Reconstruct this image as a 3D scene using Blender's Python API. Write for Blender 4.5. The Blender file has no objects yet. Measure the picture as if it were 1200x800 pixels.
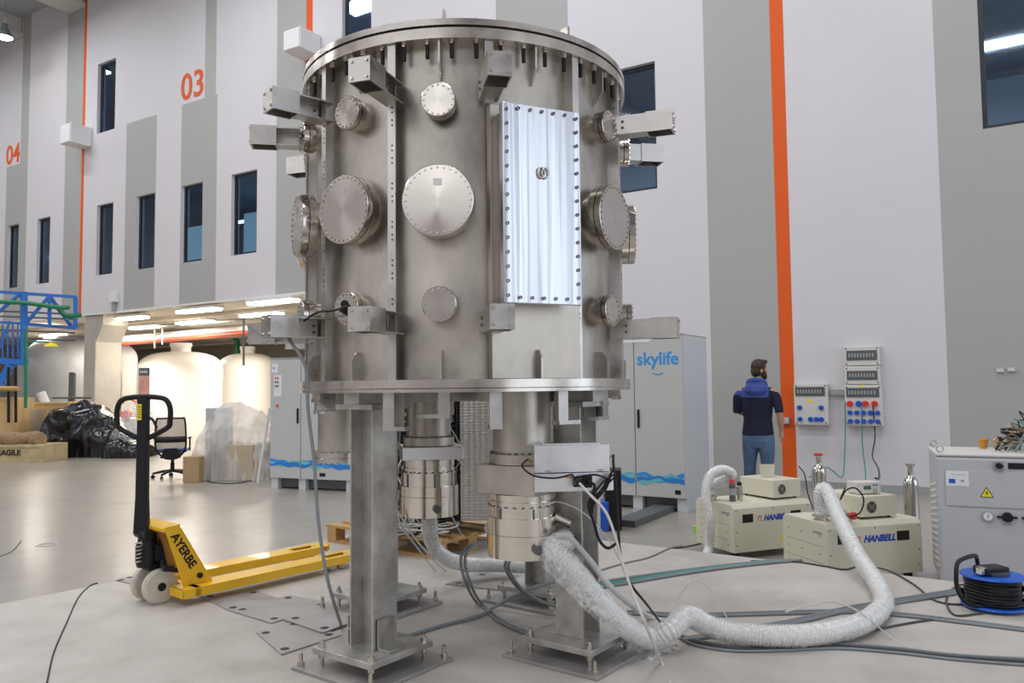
import bpy, bmesh, math, random
from mathutils import Matrix, Vector, noise
random.seed(7)
S = bpy.context.scene
C = S.collection
R = math.radians

# ------------------------------------------------------------------ camera, world, lights, exposure
FPX, EYE = 915.0, 1.5
PITCH, ROLL = math.atan(52/915), -0.0104
cam_d = bpy.data.cameras.new('camera'); cam = bpy.data.objects.new('camera', cam_d); C.objects.link(cam)
cam_d.sensor_width = 36; cam_d.lens = FPX/1200*36; cam_d.clip_end = 200; cam_d.clip_start = .05
CM = Matrix.Rotation(math.pi/2+PITCH, 3, 'X') @ Matrix.Rotation(ROLL, 3, 'Z')
cam.matrix_world = Matrix.Translation((0, 0, EYE)) @ CM.to_4x4()
S.camera = cam
wd = bpy.data.worlds.new('world'); S.world = wd; wd.use_nodes = True
wd.node_tree.nodes['Background'].inputs[0].default_value = (.6, .68, .8, 1)
wd.node_tree.nodes['Background'].inputs[1].default_value = .2
S.view_settings.view_transform = 'Standard'; S.view_settings.look = 'None'
S.view_settings.gamma = 1; S.view_settings.use_curve_mapping = False
S.view_settings.exposure = -0.16

# the long wall of the hall: x runs along it to the right, y goes into it, z up
WM = Matrix(((.8499, .5269, 0, 0), (-.5269, .8499, 0, 13.9), (0, 0, 1, 0), (0, 0, 0, 1)))
WI = WM.inverted()
def area(name, pos, size, power, col, rot=(0, 0, 0), frame=WM):
    l = bpy.data.lights.new(name, 'AREA'); l.shape = 'RECTANGLE'; l.size, l.size_y = size
    l.energy = power; l.color = col
    o = bpy.data.objects.new(name, l); C.objects.link(o)
    o.matrix_world = frame @ Matrix.Translation(pos) @ Matrix.Rotation(rot[2], 4, 'Z') @ Matrix.Rotation(rot[0], 4, 'X')
    return o
# high bay rows under the hall roof
for s in (-22, -14, -6, 1, 8):
    for d in (-3.5, -9.5, -16):
        area('high_bay_light', (s, d, 11.9), (3.2, .7), 235, (.93, .95, 1.0) if d > -5 else (.97, .97, 1.0))
# daylight through an unseen gate at the right hand end and the wall behind the camera
area('gate_and_fill_light', (15.7, -11.5, 3.6), (6.5, 6.5), 210, (.78, .88, 1.0), (-math.pi/2, 0, -math.pi/2))
area('gate_and_fill_light', (15.7, -3.6, 3.6), (4.5, 5.5), 170, (.72, .84, 1.0), (-math.pi/2, 0, -math.pi/2))  # added cool fill for the chamber's right-facing steel, not a second gate
for s_, z_ in ((-4.2, 11.6), (2.6, 8.6), (10, 11.6), (-9.5, 10.5)):     # added fill lights, brighten the upper rooms behind the glass
    area('room_fill', (s_, 2.6, z_), (1.2, .5), 45, (.8, .9, 1.0))
area('upper_daylight', (3, -20.6, 6.5), (18, 3.0), 230, (.93, .96, 1.0), (-math.pi/2, 0, math.pi))

def G(px, py, z=0.0):                       # point of the photograph on a level plane
    d = CM @ Vector(((px-600)/FPX, (400-py)/FPX, -1)); return Vector((0, 0, EYE)) + d*((z-EYE)/d.z)
def at(px, py, Y):                          # point of the photograph at a distance
    d = CM @ Vector(((px-600)/FPX, (400-py)/FPX, -1)); return Vector((0, 0, EYE)) + d*(Y/d.y)
def wp(px, py, dep=0.0):                    # (along, up) on the long wall
    d = CM @ Vector(((px-600)/FPX, (400-py)/FPX, -1)); o = Vector((0, 0, EYE))
    dl = WI.to_3x3() @ d; ol = WI @ o
    q = ol + dl*((dep-ol.y)/dl.y); return q.x, q.z

# ------------------------------------------------------------------ materials
def mat(name, col, rough=.5, metal=0, var=0, scale=6, bump=0, bscale=None, coat=0, rvar=0, alpha=1, emit=0, aniso=0, stretch=(1, 1, 1), detail=5, trans=0, spec=.5):
    m = bpy.data.materials.new(name); m.use_nodes = True
    nt = m.node_tree; b = nt.nodes['Principled BSDF']; L = nt.links.new
    b.inputs['Base Color'].default_value = (*col, 1); b.inputs['Roughness'].default_value = rough
    b.inputs['Metallic'].default_value = metal; b.inputs['Coat Weight'].default_value = coat
    b.inputs['Alpha'].default_value = alpha; b.inputs['Transmission Weight'].default_value = trans
    b.inputs['Specular IOR Level'].default_value = spec
    if emit: b.inputs['Emission Color'].default_value = (*col, 1); b.inputs['Emission Strength'].default_value = emit
    if aniso:
        b.inputs['Anisotropic'].default_value = aniso
        t = nt.nodes.new('ShaderNodeTangent'); t.direction_type = 'RADIAL'; t.axis = 'Z'; L(t.outputs[0], b.inputs['Tangent'])
    if var or bump or rvar:
        tc = nt.nodes.new('ShaderNodeTexCoord'); mp = nt.nodes.new('ShaderNodeMapping'); mp.inputs['Scale'].default_value = stretch
        L(tc.outputs['Object'], mp.inputs[0])
        n = nt.nodes.new('ShaderNodeTexNoise'); n.inputs['Scale'].default_value = scale; n.inputs['Detail'].default_value = detail; n.inputs['Roughness'].default_value = .6
        L(mp.outputs[0], n.inputs['Vector'])
        if var:
            mr = nt.nodes.new('ShaderNodeMapRange'); mr.inputs[1].default_value = .3; mr.inputs[2].default_value = .7
            mr.inputs[3].default_value = 1-var; mr.inputs[4].default_value = 1+var
            L(n.outputs[0], mr.inputs[0])
            mx = nt.nodes.new('ShaderNodeMix'); mx.data_type = 'RGBA'; mx.blend_type = 'MULTIPLY'; mx.inputs[0].default_value = 1
            mx.inputs[6].default_value = (*col, 1); L(mr.outputs[0], mx.inputs[7]); L(mx.outputs[2], b.inputs['Base Color'])
        if rvar:
            mr = nt.nodes.new('ShaderNodeMapRange'); mr.inputs[1].default_value = .35; mr.inputs[2].default_value = .65
            mr.inputs[3].default_value = max(.02, rough-rvar); mr.inputs[4].default_value = rough+rvar
            L(n.outputs[0], mr.inputs[0]); L(mr.outputs[0], b.inputs['Roughness'])
        if bump:
            n2 = nt.nodes.new('ShaderNodeTexNoise'); n2.inputs['Scale'].default_value = bscale or scale*4; n2.inputs['Detail'].default_value = 4
            L(mp.outputs[0], n2.inputs['Vector'])
            bp = nt.nodes.new('ShaderNodeBump'); bp.inputs['Strength'].default_value = bump; bp.inputs['Distance'].default_value = .01
            L(n2.outputs[0], bp.inputs['Height']); L(bp.outputs[0], b.inputs['Normal'])
    return m
def concrete(name, c0, c1, c2, rough, coat, bmp):
    m = bpy.data.materials.new(name); m.use_nodes = True; nt = m.node_tree; b = nt.nodes['Principled BSDF']; L = nt.links.new
    tc = nt.nodes.new('ShaderNodeTexCoord')
    def N(scale, det, rg=.6, dist=0):
        n = nt.nodes.new('ShaderNodeTexNoise'); n.inputs['Scale'].default_value = scale; n.inputs['Detail'].default_value = det
        n.inputs['Roughness'].default_value = rg; n.inputs['Distortion'].default_value = dist; L(tc.outputs['Object'], n.inputs['Vector']); return n
    big, mid, fine = N(.55, 6, .62, 0), N(3.2, 5, .6, 0), N(45, 3)
    r = nt.nodes.new('ShaderNodeValToRGB'); e = r.color_ramp.elements
    e[0].position = .34; e[0].color = (*c0, 1); e[1].position = .66; e[1].color = (*c2, 1); k = e.new(.5); k.color = (*c1, 1)
    mx = nt.nodes.new('ShaderNodeMix'); mx.inputs[0].default_value = .45; L(big.outputs[0], mx.inputs[2]); L(mid.outputs[0], mx.inputs[3]); L(mx.outputs[0], r.inputs[0])
    mf = nt.nodes.new('ShaderNodeMapRange'); mf.inputs[1].default_value = .3; mf.inputs[2].default_value = .7; mf.inputs[3].default_value = 1; mf.inputs[4].default_value = 1
    L(fine.outputs[0], mf.inputs[0])
    mm = nt.nodes.new('ShaderNodeMix'); mm.data_type = 'RGBA'; mm.blend_type = 'MULTIPLY'; mm.inputs[0].default_value = 1
    L(r.outputs[0], mm.inputs[6]); L(mf.outputs[0], mm.inputs[7]); L(mm.outputs[2], b.inputs['Base Color'])
    rr = nt.nodes.new('ShaderNodeMapRange'); rr.inputs[1].default_value = .35; rr.inputs[2].default_value = .65; rr.inputs[3].default_value = rough; rr.inputs[4].default_value = rough
    L(mid.outputs[0], rr.inputs[0]); L(rr.outputs[0], b.inputs['Roughness'])
    if bmp: bp = nt.nodes.new('ShaderNodeBump'); bp.inputs['Strength'].default_value = bmp; bp.inputs['Distance'].default_value = .006; L(mid.outputs[0], bp.inputs['Height']); L(bp.outputs[0], b.inputs['Normal'])
    b.inputs['Coat Weight'].default_value = coat; b.inputs['Coat Roughness'].default_value = .18
    return m
M = {}
M['floor'] = concrete('polished_concrete', (.27, .243, .20), (.335, .305, .26), (.38, .35, .30), .34, .3, 0)
M['slab'] = concrete('slab_concrete', (.38, .345, .305), (.49, .455, .41), (.57, .535, .485), .6, 0, .25)
M['wall_white'] = mat('white_paint', (.66, .64, .66), .6, var=.02, scale=.7)
M['wall_grey'] = mat('grey_paint', (.40, .40, .385), .6, var=.02, scale=.7)
M['orange'] = mat('orange_paint', (.74, .10, .002), .65)
M['ceil'] = mat('roof_panel', (.42, .43, .45), .7)
M['beam'] = mat('precast_concrete', (.60, .585, .55), .7, var=.06, scale=3)
M['col'] = mat('column_concrete', (.44, .41, .36), .75, var=.08, scale=3, bump=.1)
M['soffit'] = mat('soffit_paint', (.62, .57, .49), .7, var=.05, scale=1)
M['backwall'] = mat('backwall_paint', (.56, .52, .45), .75, var=.08, scale=1)
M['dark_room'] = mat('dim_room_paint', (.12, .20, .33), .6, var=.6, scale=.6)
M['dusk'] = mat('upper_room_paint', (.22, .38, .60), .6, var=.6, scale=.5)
M['teal'] = mat('glowing_partition', (.80, .86, .78), .6, emit=.75)  # emission stands in for room light falling on the partition
M['frame'] = mat('dark_window_frame', (.012, .015, .022), .4)
M['steel'] = mat('blasted_stainless', (.50, .465, .41), .42, 1, var=.38, scale=3.4, bump=.05, bscale=60, rvar=.1, stretch=(1, 1, .6), detail=8)
M['steel2'] = mat('machined_stainless', (.60, .56, .50), .24, 1, var=.08, scale=9, rvar=.06)
M['steel_arm'] = mat('pickled_steel_profile', (.55, .53, .50), .34, 1, var=.15, scale=11, rvar=.08, bump=.04)
M['turned'] = mat('turned_stainless', (.56, .52, .47), .12, 1, aniso=1, var=.04, scale=4)
M['pump'] = mat('polished_pump_steel', (.72, .68, .61), .16, 1, var=.06, scale=4, stretch=(1, 1, 6), rvar=.05)
M['alu'] = mat('aluminium', (.85, .86, .88), .33, 1, var=.05, scale=5, rvar=.08)
M['galv'] = mat('galvanised_steel', (.54, .53, .50), .42, .85, var=.3, scale=7, bump=.05, rvar=.08, detail=8)
M['plate'] = mat('floor_steel_plate', (.40, .385, .37), .5, .6, var=.12, scale=5, rvar=.1)
M['black'] = mat('black_plastic', (.008, .008, .010), .45, spec=.35)
M['black_paint'] = mat('black_paint', (.009, .009, .012), .4, spec=.35)
M['rubber'] = mat('black_rubber', (.010, .010, .010), .6, spec=.35)
M['yellow'] = mat('yellow_paint', (.86, .50, .012), .38, var=.06, scale=5, coat=.25)
M['yellow_dark'] = mat('brown_yellow_paint', (.30, .14, .02), .5)  # browner and darker than the yellow of the plates
M['nylon'] = mat('worn_nylon', (.60, .56, .47), .5, var=.12, scale=14)
M['cab'] = mat('light_grey_enamel', (.52, .535, .52), .42, var=.015, scale=3)
M['cab_side'] = mat('pale_grey_enamel', (.60, .635, .65), .42)
M['ivory'] = mat('ivory_enamel', (.68, .66, .52), .4, var=.02, scale=3)
M['chill'] = mat('cool_grey_enamel', (.50, .515, .54), .42, var=.02, scale=3)
M['chill_top'] = mat('warm_white_enamel', (.66, .64, .60), .45)
M['blue'] = mat('signal_blue', (.01, .10, .52), .4)
M['steel_blue'] = mat('blue_painted_steel', (.02, .17, .58), .4)
M['sky'] = mat('sky_blue_ink', (.03, .30, .72), .5)
M['wave'] = mat('deep_blue_ink', (.02, .22, .62), .5)
M['wave2'] = mat('turquoise_ink', (.16, .50, .56), .5)
M['logo'] = mat('logo_blue', (.01, .06, .45), .5)
M['red'] = mat('red_plastic', (.72, .03, .02), .4)
M['redpipe'] = mat('red_pipe_paint', (.72, .10, .05), .4)
M['whitepipe'] = mat('white_pipe', (.75, .75, .72), .4)
M['green'] = mat('green_paint', (.01, .20, .09), .45)
M['wood'] = mat('pine_board', (.48, .29, .11), .65, var=.25, scale=3, stretch=(1, 8, 8), bump=.1)
M['ply'] = mat('plywood', (.62, .42, .19), .6, var=.14, scale=3, stretch=(3, 3, .7))
M['crate'] = mat('crate_wood', (.52, .42, .24), .7, var=.2, scale=5)
M['card'] = mat('cardboard', (.42, .29, .15), .8, var=.08, scale=4)
M['panelwood'] = mat('beige_board', (.50, .42, .30), .7, var=.08, scale=4)
M['burlap'] = mat('burlap', (.30, .20, .11), .9, var=.3, scale=25, bump=.4)
M['tankw'] = mat('white_polyethylene', (.94, .90, .86), .45)
M['tankg'] = mat('grey_wrapped_shell', (.25, .25, .255), .5, var=.2, scale=1.2, stretch=(1, 1, .5), bump=.3, bscale=4)
M['bag'] = mat('black_polythene', (.004, .004, .006), .2, bump=.5, bscale=7, scale=4)
M['sheet'] = mat('milky_polythene', (.78, .74, .69), .34, alpha=.5, var=.06, scale=5, bump=.3, bscale=16)
M['hose'] = mat('corrugated_hose', (.74, .74, .72), .35, .15)
M['pvc'] = mat('pvc_tube', (.70, .70, .68), .3, alpha=.75)
M['foil'] = mat('crinkled_foil', (.82, .82, .81), .28, .6, bump=.5, bscale=18, scale=8)
M['mesh'] = mat('chair_mesh', (.12, .115, .115), .8, alpha=.72)
M['lamp'] = mat('lit_tube', (1, .93, .80), .5, emit=16)
M['lamp_far'] = mat('lit_lamp', (1, .98, .95), .5, emit=9)
M['white'] = mat('white_plastic', (.75, .75, .74), .45)
M['paper'] = mat('white_label', (.78, .80, .82), .6)
M['grey'] = mat('grey_plastic', (.34, .35, .35), .5)
M['greyd'] = mat('dark_grey_plastic', (.10, .11, .11), .4)
M['cable_grey'] = mat('grey_cable', (.22, .24, .25), .5)
M['cable_dark'] = mat('dark_cable', (.05, .055, .06), .5)
M['cable_white'] = mat('white_cable', (.62, .61, .58), .45)
M['cable_green'] = mat('teal_cable', (.06, .35, .27), .5)
M['skin'] = mat('skin', (.52, .28, .19), .55)
M['hair'] = mat('brown_hair', (.035, .02, .012), .6, var=.4, scale=30, bump=.5, bscale=90)
M['beard'] = mat('dark_beard', (.022, .013, .009), .7, var=.4, scale=40, bump=.5, bscale=120)
M['navy'] = mat('navy_jersey', (.010, .012, .035), .9, bump=.1, bscale=60, scale=10)
M['hood'] = mat('blue_jersey', (.05, .08, .30), .9, var=.2, scale=9, bump=.3, bscale=30)
M['denim'] = mat('blue_denim', (.085, .145, .25), .85, var=.25, scale=7, bump=.2, bscale=50)
M['shoe'] = mat('dark_shoe', (.03, .03, .04), .6)
M['copper'] = mat('brass_fitting', (.70, .42, .18), .3, 1)
M['lcd'] = mat('green_screen', (.05, .14, .07), .2)
M['tri'] = mat('warning_yellow', (.9, .72, .02), .5)
M['chrome'] = mat('polished_bottle_steel', (.66, .64, .60), .1, 1)
M['greenbox'] = mat('lime_packet', (.35, .62, .12), .5)
M['pink'] = mat('pink_print', (.62, .33, .27), .6, var=.3, scale=6)
M['seam'] = mat('dark_joint', (.03, .03, .03), .7)

def streaks():                              # planed aluminium: soft vertical cutter tracks
    m = bpy.data.materials.new('planed_aluminium'); m.use_nodes = True; nt = m.node_tree; b = nt.nodes['Principled BSDF']; L = nt.links.new
    tc = nt.nodes.new('ShaderNodeTexCoord'); mp = nt.nodes.new('ShaderNodeMapping'); mp.inputs['Scale'].default_value = (1, 1, .03); L(tc.outputs['Object'], mp.inputs[0])
    n = nt.nodes.new('ShaderNodeTexNoise'); n.inputs['Scale'].default_value = 15; n.inputs['Detail'].default_value = 1.5; L(mp.outputs[0], n.inputs['Vector'])
    bp = nt.nodes.new('ShaderNodeBump'); bp.inputs['Strength'].default_value = 1; bp.inputs['Distance'].default_value = .02; L(n.outputs[0], bp.inputs['Height']); L(bp.outputs[0], b.inputs['Normal'])
    b.inputs['Base Color'].default_value = (.66, .69, .74, 1); b.inputs['Metallic'].default_value = 1
    mr = nt.nodes.new('ShaderNodeMapRange'); mr.inputs[3].default_value = .2; mr.inputs[4].default_value = .42; L(n.outputs[0], mr.inputs[0]); L(mr.outputs[0], b.inputs['Roughness'])
    return m
M['planed'] = streaks()
def checker():
    m = mat('checker_plate', (.52, .50, .47), .36, 1); nt = m.node_tree; b = nt.nodes['Principled BSDF']; L = nt.links.new
    tc = nt.nodes.new('ShaderNodeTexCoord'); mp = nt.nodes.new('ShaderNodeMapping'); mp.inputs['Scale'].default_value = (22, 22, 44); L(tc.outputs['Object'], mp.inputs[0])
    v = nt.nodes.new('ShaderNodeTexVoronoi'); v.inputs['Scale'].default_value = 1; v.inputs['Randomness'].default_value = .25; L(mp.outputs[0], v.inputs['Vector'])
    bp = nt.nodes.new('ShaderNodeBump'); bp.invert = True; bp.inputs['Strength'].default_value = .6; bp.inputs['Distance'].default_value = .01; L(v.outputs['Distance'], bp.inputs['Height']); L(bp.outputs[0], b.inputs['Normal'])
    return m
M['checker'] = checker()
def glass(name, tint, refl):
    m = bpy.data.materials.new(name); m.use_nodes = True; nt = m.node_tree; L = nt.links.new
    for n in list(nt.nodes): nt.nodes.remove(n)
    o = nt.nodes.new('ShaderNodeOutputMaterial'); mx = nt.nodes.new('ShaderNodeMixShader'); t = nt.nodes.new('ShaderNodeBsdfTransparent'); g = nt.nodes.new('ShaderNodeBsdfGlossy')
    t.inputs[0].default_value = (*tint, 1); g.inputs[0].default_value = (.75, .88, 1, 1); g.inputs[1].default_value = .03; mx.inputs[0].default_value = refl
    L(t.outputs[0], mx.inputs[1]); L(g.outputs[0], mx.inputs[2]); L(mx.outputs[0], o.inputs[0]); return m
def film_mat(name, a0, a1, scale, col=(.86, .86, .85), rough=.18):   # clear film: creases catch the light, the rest lets it through
    m = mat(name, col, rough, bump=.9, bscale=scale*2.2, scale=scale); nt = m.node_tree; b = nt.nodes['Principled BSDF']; L = nt.links.new
    tc = nt.nodes.new('ShaderNodeTexCoord'); n = nt.nodes.new('ShaderNodeTexNoise'); n.inputs['Scale'].default_value = scale; n.inputs['Detail'].default_value = 5; n.inputs['Distortion'].default_value = 1.2
    L(tc.outputs['Object'], n.inputs['Vector']); r = nt.nodes.new('ShaderNodeMapRange'); r.inputs[1].default_value = .38; r.inputs[2].default_value = .66; r.inputs[3].default_value = a0; r.inputs[4].default_value = a1
    L(n.outputs[0], r.inputs[0]); L(r.outputs[0], b.inputs['Alpha']); return m
M['wrap'] = film_mat('clear_polythene', .03, .38, 16, (.97, .97, .96))
M['wrap2'] = film_mat('crumpled_clear_film', .06, .46, 20, (.97, .97, .96))
M['glass'] = glass('tinted_window_glass', (.45, .62, .78), .2)

# ------------------------------------------------------------------ mesh builder
def T(x=0, y=0, z=0): return Matrix.Translation((x, y, z))
def RZ(a): return Matrix.Rotation(a, 4, 'Z')
def RX(a): return Matrix.Rotation(a, 4, 'X')
def RY(a): return Matrix.Rotation(a, 4, 'Y')
I4 = Matrix.Identity(4)
WORLD = {}
def wm(o): return WORLD.get(o.name, I4) if o else I4
def aim(p0, p1):                            # frame at p0 whose z runs to p1
    z = (Vector(p1)-Vector(p0)).normalized(); x = z.orthogonal().normalized() if abs(z.z) > .999 else Vector((0, 0, 1)).cross(z).normalized(); y = z.cross(x)
    m = Matrix((x, y, z)).transposed().to_4x4(); m.translation = Vector(p0); return m
def smooth_path(pts, n=8):
    P = [Vector(p) for p in pts]; out = []
    for i in range(len(P)-1):
        a = P[i-1] if i else P[0]*2-P[1]; b, c = P[i], P[i+1]; d = P[i+2] if i+2 < len(P) else P[-1]*2-P[-2]
        for k in range(n):
            t = k/n; out.append(.5*((2*b)+(-a+c)*t+(2*a-5*b+4*c-d)*t*t+(-a+3*b-3*c+d)*t**3))
    out.append(P[-1]); return out
class MB:
    def __init__(s): s.v = []; s.f = []; s.sm = []; s.mi = []
    def add(s, vs, fs, sm=False, mi=0, X=None):
        k = len(s.v)
        s.v += [X @ Vector(v) for v in vs] if X is not None else [Vector(v) for v in vs]
        for f in fs: s.f.append(tuple(i+k for i in f)); s.sm.append(sm); s.mi.append(mi)
        return s
    def box(s, x0, x1, y0, y1, z0, z1, X=None, mi=0):
        return s.add([(x, y, z) for x in (x0, x1) for y in (y0, y1) for z in (z0, z1)],
                     [(0, 1, 3, 2), (4, 6, 7, 5), (0, 4, 5, 1), (2, 3, 7, 6), (0, 2, 6, 4), (1, 5, 7, 3)], mi=mi, X=X)
    def lathe(s, prof, n=24, X=None, mi=0, caps=True, sm=True, a0=0, a1=None):
        # every segment of the profile gets its own vertices so that the steps stay sharp
        full = a1 is None; a1 = 2*math.pi if full else a1; cnt = n if full else n+1
        for (r0, h0), (r1, h1) in zip(prof, prof[1:]):
            vs = []
            for r, h in ((r0, h0), (r1, h1)):
                vs += [(r*math.cos(a0+(a1-a0)*k/n), r*math.sin(a0+(a1-a0)*k/n), h) for k in range(cnt)]
            s.add(vs, [(k, (k+1) % cnt if full else k+1, cnt+((k+1) % cnt if full else k+1), cnt+k) for k in range(n)], sm, mi, X)
        if caps and full:
            for (r, h), fl in ((prof[0], True), (prof[-1], False)):
                if r > 1e-5:
                    vs = [(r*math.cos(2*math.pi*k/n), r*math.sin(2*math.pi*k/n), h) for k in range(n)]
                    s.add(vs, [tuple(range(n))[::-1] if fl else tuple(range(n))], False, mi, X)
        return s
    def slathe(s, prof, n=24, X=None, mi=0):        # smooth all along the profile
        vs = [(r*math.cos(2*math.pi*k/n), r*math.sin(2*math.pi*k/n), h) for r, h in prof for k in range(n)]
        fs = [(j*n+k, j*n+(k+1) % n, (j+1)*n+(k+1) % n, (j+1)*n+k) for j in range(len(prof)-1) for k in range(n)]
        return s.add(vs, fs, True, mi, X)
    def cyl(s, p0, p1, r, r1=None, n=12, mi=0, X=None, caps=True):
        p0, p1 = Vector(p0), Vector(p1); h = (p1-p0).length; A = aim(p0, p1)
        return s.lathe([(r, 0), (r1 if r1 is not None else r, h)], n, (X @ A) if X is not None else A, mi, caps)
    def tube(s, pts, r, n=8, mi=0, X=None, closed=False):
        P = [Vector(p) for p in pts]; m = len(P); rs = r if callable(r) else (lambda i, t: r)
        if m < 2: return s
        up = None; vs = []
        for i in range(m):
            d = (P[(i+1) % m]-P[i-1]) if closed else (P[min(i+1, m-1)]-P[max(i-1, 0)])
            if d.length < 1e-9: d = Vector((0, 0, 1))
            d.normalize()
            if up is None: up = d.orthogonal().normalized()
            up = (up-d*up.dot(d)).normalized(); w = d.cross(up); rr = rs(i, i/(m-1))
            for k in range(n):
                a = 2*math.pi*k/n; q = rr(a) if callable(rr) else rr
                vs.append(P[i]+(up*math.cos(a)+w*math.sin(a))*q)
        e = m if closed else m-1
        s.add(vs, [(i*n+k, i*n+(k+1) % n, ((i+1) % m)*n+(k+1) % n, ((i+1) % m)*n+k) for i in range(e) for k in range(n)], True, mi, X)
        if not closed: s.add([vs[k] for k in range(n)]+[vs[-n+k] for k in range(n)], [tuple(range(n))[::-1], tuple(range(n, 2*n))], False, mi, X)
        return s
    def prism(s, poly, h0, h1, X=None, mi=0):
        n = len(poly)
        return s.add([(x, y, h0) for x, y in poly]+[(x, y, h1) for x, y in poly],
                     [tuple(range(n))[::-1], tuple(range(n, 2*n))]+[(i, (i+1) % n, n+(i+1) % n, n+i) for i in range(n)], False, mi, X)
    def bolt(s, X, r=.006, h=.006, stud=0, mi=0):
        s.lathe([(r, 0), (r, h)], 6, X, mi, sm=False)
        if stud: s.lathe([(r*.55, h), (r*.55, h+stud)], 6, X, mi)
        return s
    def build(s, name, m, parent=None, X=None, world=False, bevel=0, kind=None):
        me = bpy.data.meshes.new(name); X = X or I4
        if world: inv = (wm(parent) @ X).inverted(); me.from_pydata([inv @ v for v in s.v], [], s.f)
        else: me.from_pydata(s.v, [], s.f)
        for x in (m if isinstance(m, (list, tuple)) else [m]): me.materials.append(M[x] if isinstance(x, str) else x)
        me.polygons.foreach_set('use_smooth', s.sm); me.polygons.foreach_set('material_index', s.mi)
        bm = bmesh.new(); bm.from_mesh(me); bmesh.ops.recalc_face_normals(bm, faces=bm.faces); bm.to_mesh(me); bm.free(); me.update()
        o = bpy.data.objects.new(name, me); C.objects.link(o); o.matrix_local = X
        if parent: o.parent = parent
        WORLD[o.name] = wm(parent) @ X
        if bevel:
            b = o.modifiers.new('bevel', 'BEVEL'); b.width = bevel; b.segments = 2; b.limit_method = 'ANGLE'
        if kind: o['kind'] = kind
        return o
def tag(o, label, cat, group=None):
    o['label'] = label; o['category'] = cat
    if group: o['group'] = group
    return o
def thing(name, label, cat, X=None, group=None, kind=None):
    o = bpy.data.objects.new(name, None); C.objects.link(o); o.empty_display_size = .1
    X = X or I4; o.matrix_world = X; WORLD[o.name] = X.copy()
    if label: tag(o, label, cat, group)
    if kind: o['kind'] = kind
    return o
def struct(o): o['kind'] = 'structure'; return o
def part_label(o, t): o['label'] = t; return o
def copy_tree(o, X, label=None, group=None, parent=None):
    c = o.copy(); C.objects.link(c)
    if parent is None:
        c.matrix_world = X; WORLD[c.name] = X.copy()
        if label: c['label'] = label
        if group: c['group'] = group
    else: c.parent = parent
    for ch in list(o.children): copy_tree(ch, None, parent=c)
    return c
def text(name, body, size, m, parent, X, ext=.0006, shear=0, bold=0, align='CENTER', world=False):
    cu = bpy.data.curves.new(name, 'FONT'); cu.body = body; cu.size = size; cu.extrude = ext; cu.shear = shear; cu.offset = bold
    cu.align_x = align; cu.align_y = 'CENTER'; cu.resolution_u = 3
    t = bpy.data.objects.new(name, cu); C.objects.link(t); bpy.context.view_layer.update()
    me = bpy.data.meshes.new_from_object(t.evaluated_get(bpy.context.evaluated_depsgraph_get())); bpy.data.objects.remove(t)
    me.materials.clear(); me.materials.append(M[m]); o = bpy.data.objects.new(name, me); C.objects.link(o)
    if world: X = wm(parent).inverted() @ X
    o.matrix_local = X
    if parent: o.parent = parent
    return o
UP = RX(math.pi/2)                           # text standing up, facing -y

# ------------------------------------------------------------------ the setting
SL = .25                                     # top of the raised concrete platform
b = MB(); b.add([WM @ Vector((x, y, 0)) for x, y in ((-34, -21), (16, -21), (16, 18), (-34, 18))], [(0, 1, 2, 3)])
struct(b.build('floor', 'floor'))
# platform: rectangle parallel to the wall
cA, cB = G(0, 707, SL), G(400, 628, SL); cC, cD = G(752, 638, SL), G(1200, 690, SL)
e1 = (cB-cA).normalized(); e2 = (cD-cC).normalized()
def isect(p, d, q, e):
    k = d.x*e.y-d.y*e.x; t = ((q.x-p.x)*e.y-(q.y-p.y)*e.x)/k; return p+d*t
k0 = isect(cA, e1, cC, e2); k1 = cA-e1*9; k2 = cD+e2*4; k3 = k2-e1*9
b = MB(); b.prism([(p.x, p.y) for p in (k0, k1, k3, k2)], 0, SL)
b.build('concrete_platform', 'slab', bevel=.012)['kind'] = 'structure'
# cast joint and core hole in the floor
b = MB(); b.tube(smooth_path([G(0, 652, 0), G(14, 646, 0), G(25, 634, 0)]), .006, 4); struct(b.build('trim_1', 'seam'))
b = MB(); b.lathe([(.10, 0), (.10, .004), (.075, .004), (.075, .001)], 24, T(*G(55, 638, 0)), caps=False); struct(b.build('trim_2', 'galv'))

CEIL = wp(27, 21)[1]; BEAMZ = wp(98, 10)[1]
FAC = wp(97, 369)[1]                         # underside of the facade
def S_(px, py): return wp(px, py)[0]
sE = wp(560, 400)[0]                         # the recess ends here
# window openings (s0, s1, z0, z1)
def rect(x0, y0, x1, y1, ym=None):
    a = wp(x0, (y0+y1)/2 if ym is None else ym); c = wp(x1, (y0+y1)/2 if ym is None else ym)
    return [a[0], c[0], wp(x0, y1)[1], wp(x0, y0)[1]]
wins = [rect(114, 76, 135, 157), rect(113, 240, 132, 322), rect(159, 230, 181, 316), rect(212, 215, 237, 307), rect(271, 200, 301, 297),
        rect(43, 260, 58, 335), rect(8, 270, 21, 340), rect(401, -60, 435, 62), rect(714, 84, 769, 229), rect(1147, -60, 1246, 152)]
wt = lambda i, z0, z1: wins[i].__setitem__(2, z0) or wins[i].__setitem__(3, z1)
zb = sum(wins[i][2] for i in (1, 2, 3, 4, 5, 6))/6; zt = sum(wins[i][3] for i in (1, 2, 3, 4, 5, 6))/6
for i in (1, 2, 3, 4, 5, 6): wt(i, zb, zt)
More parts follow.
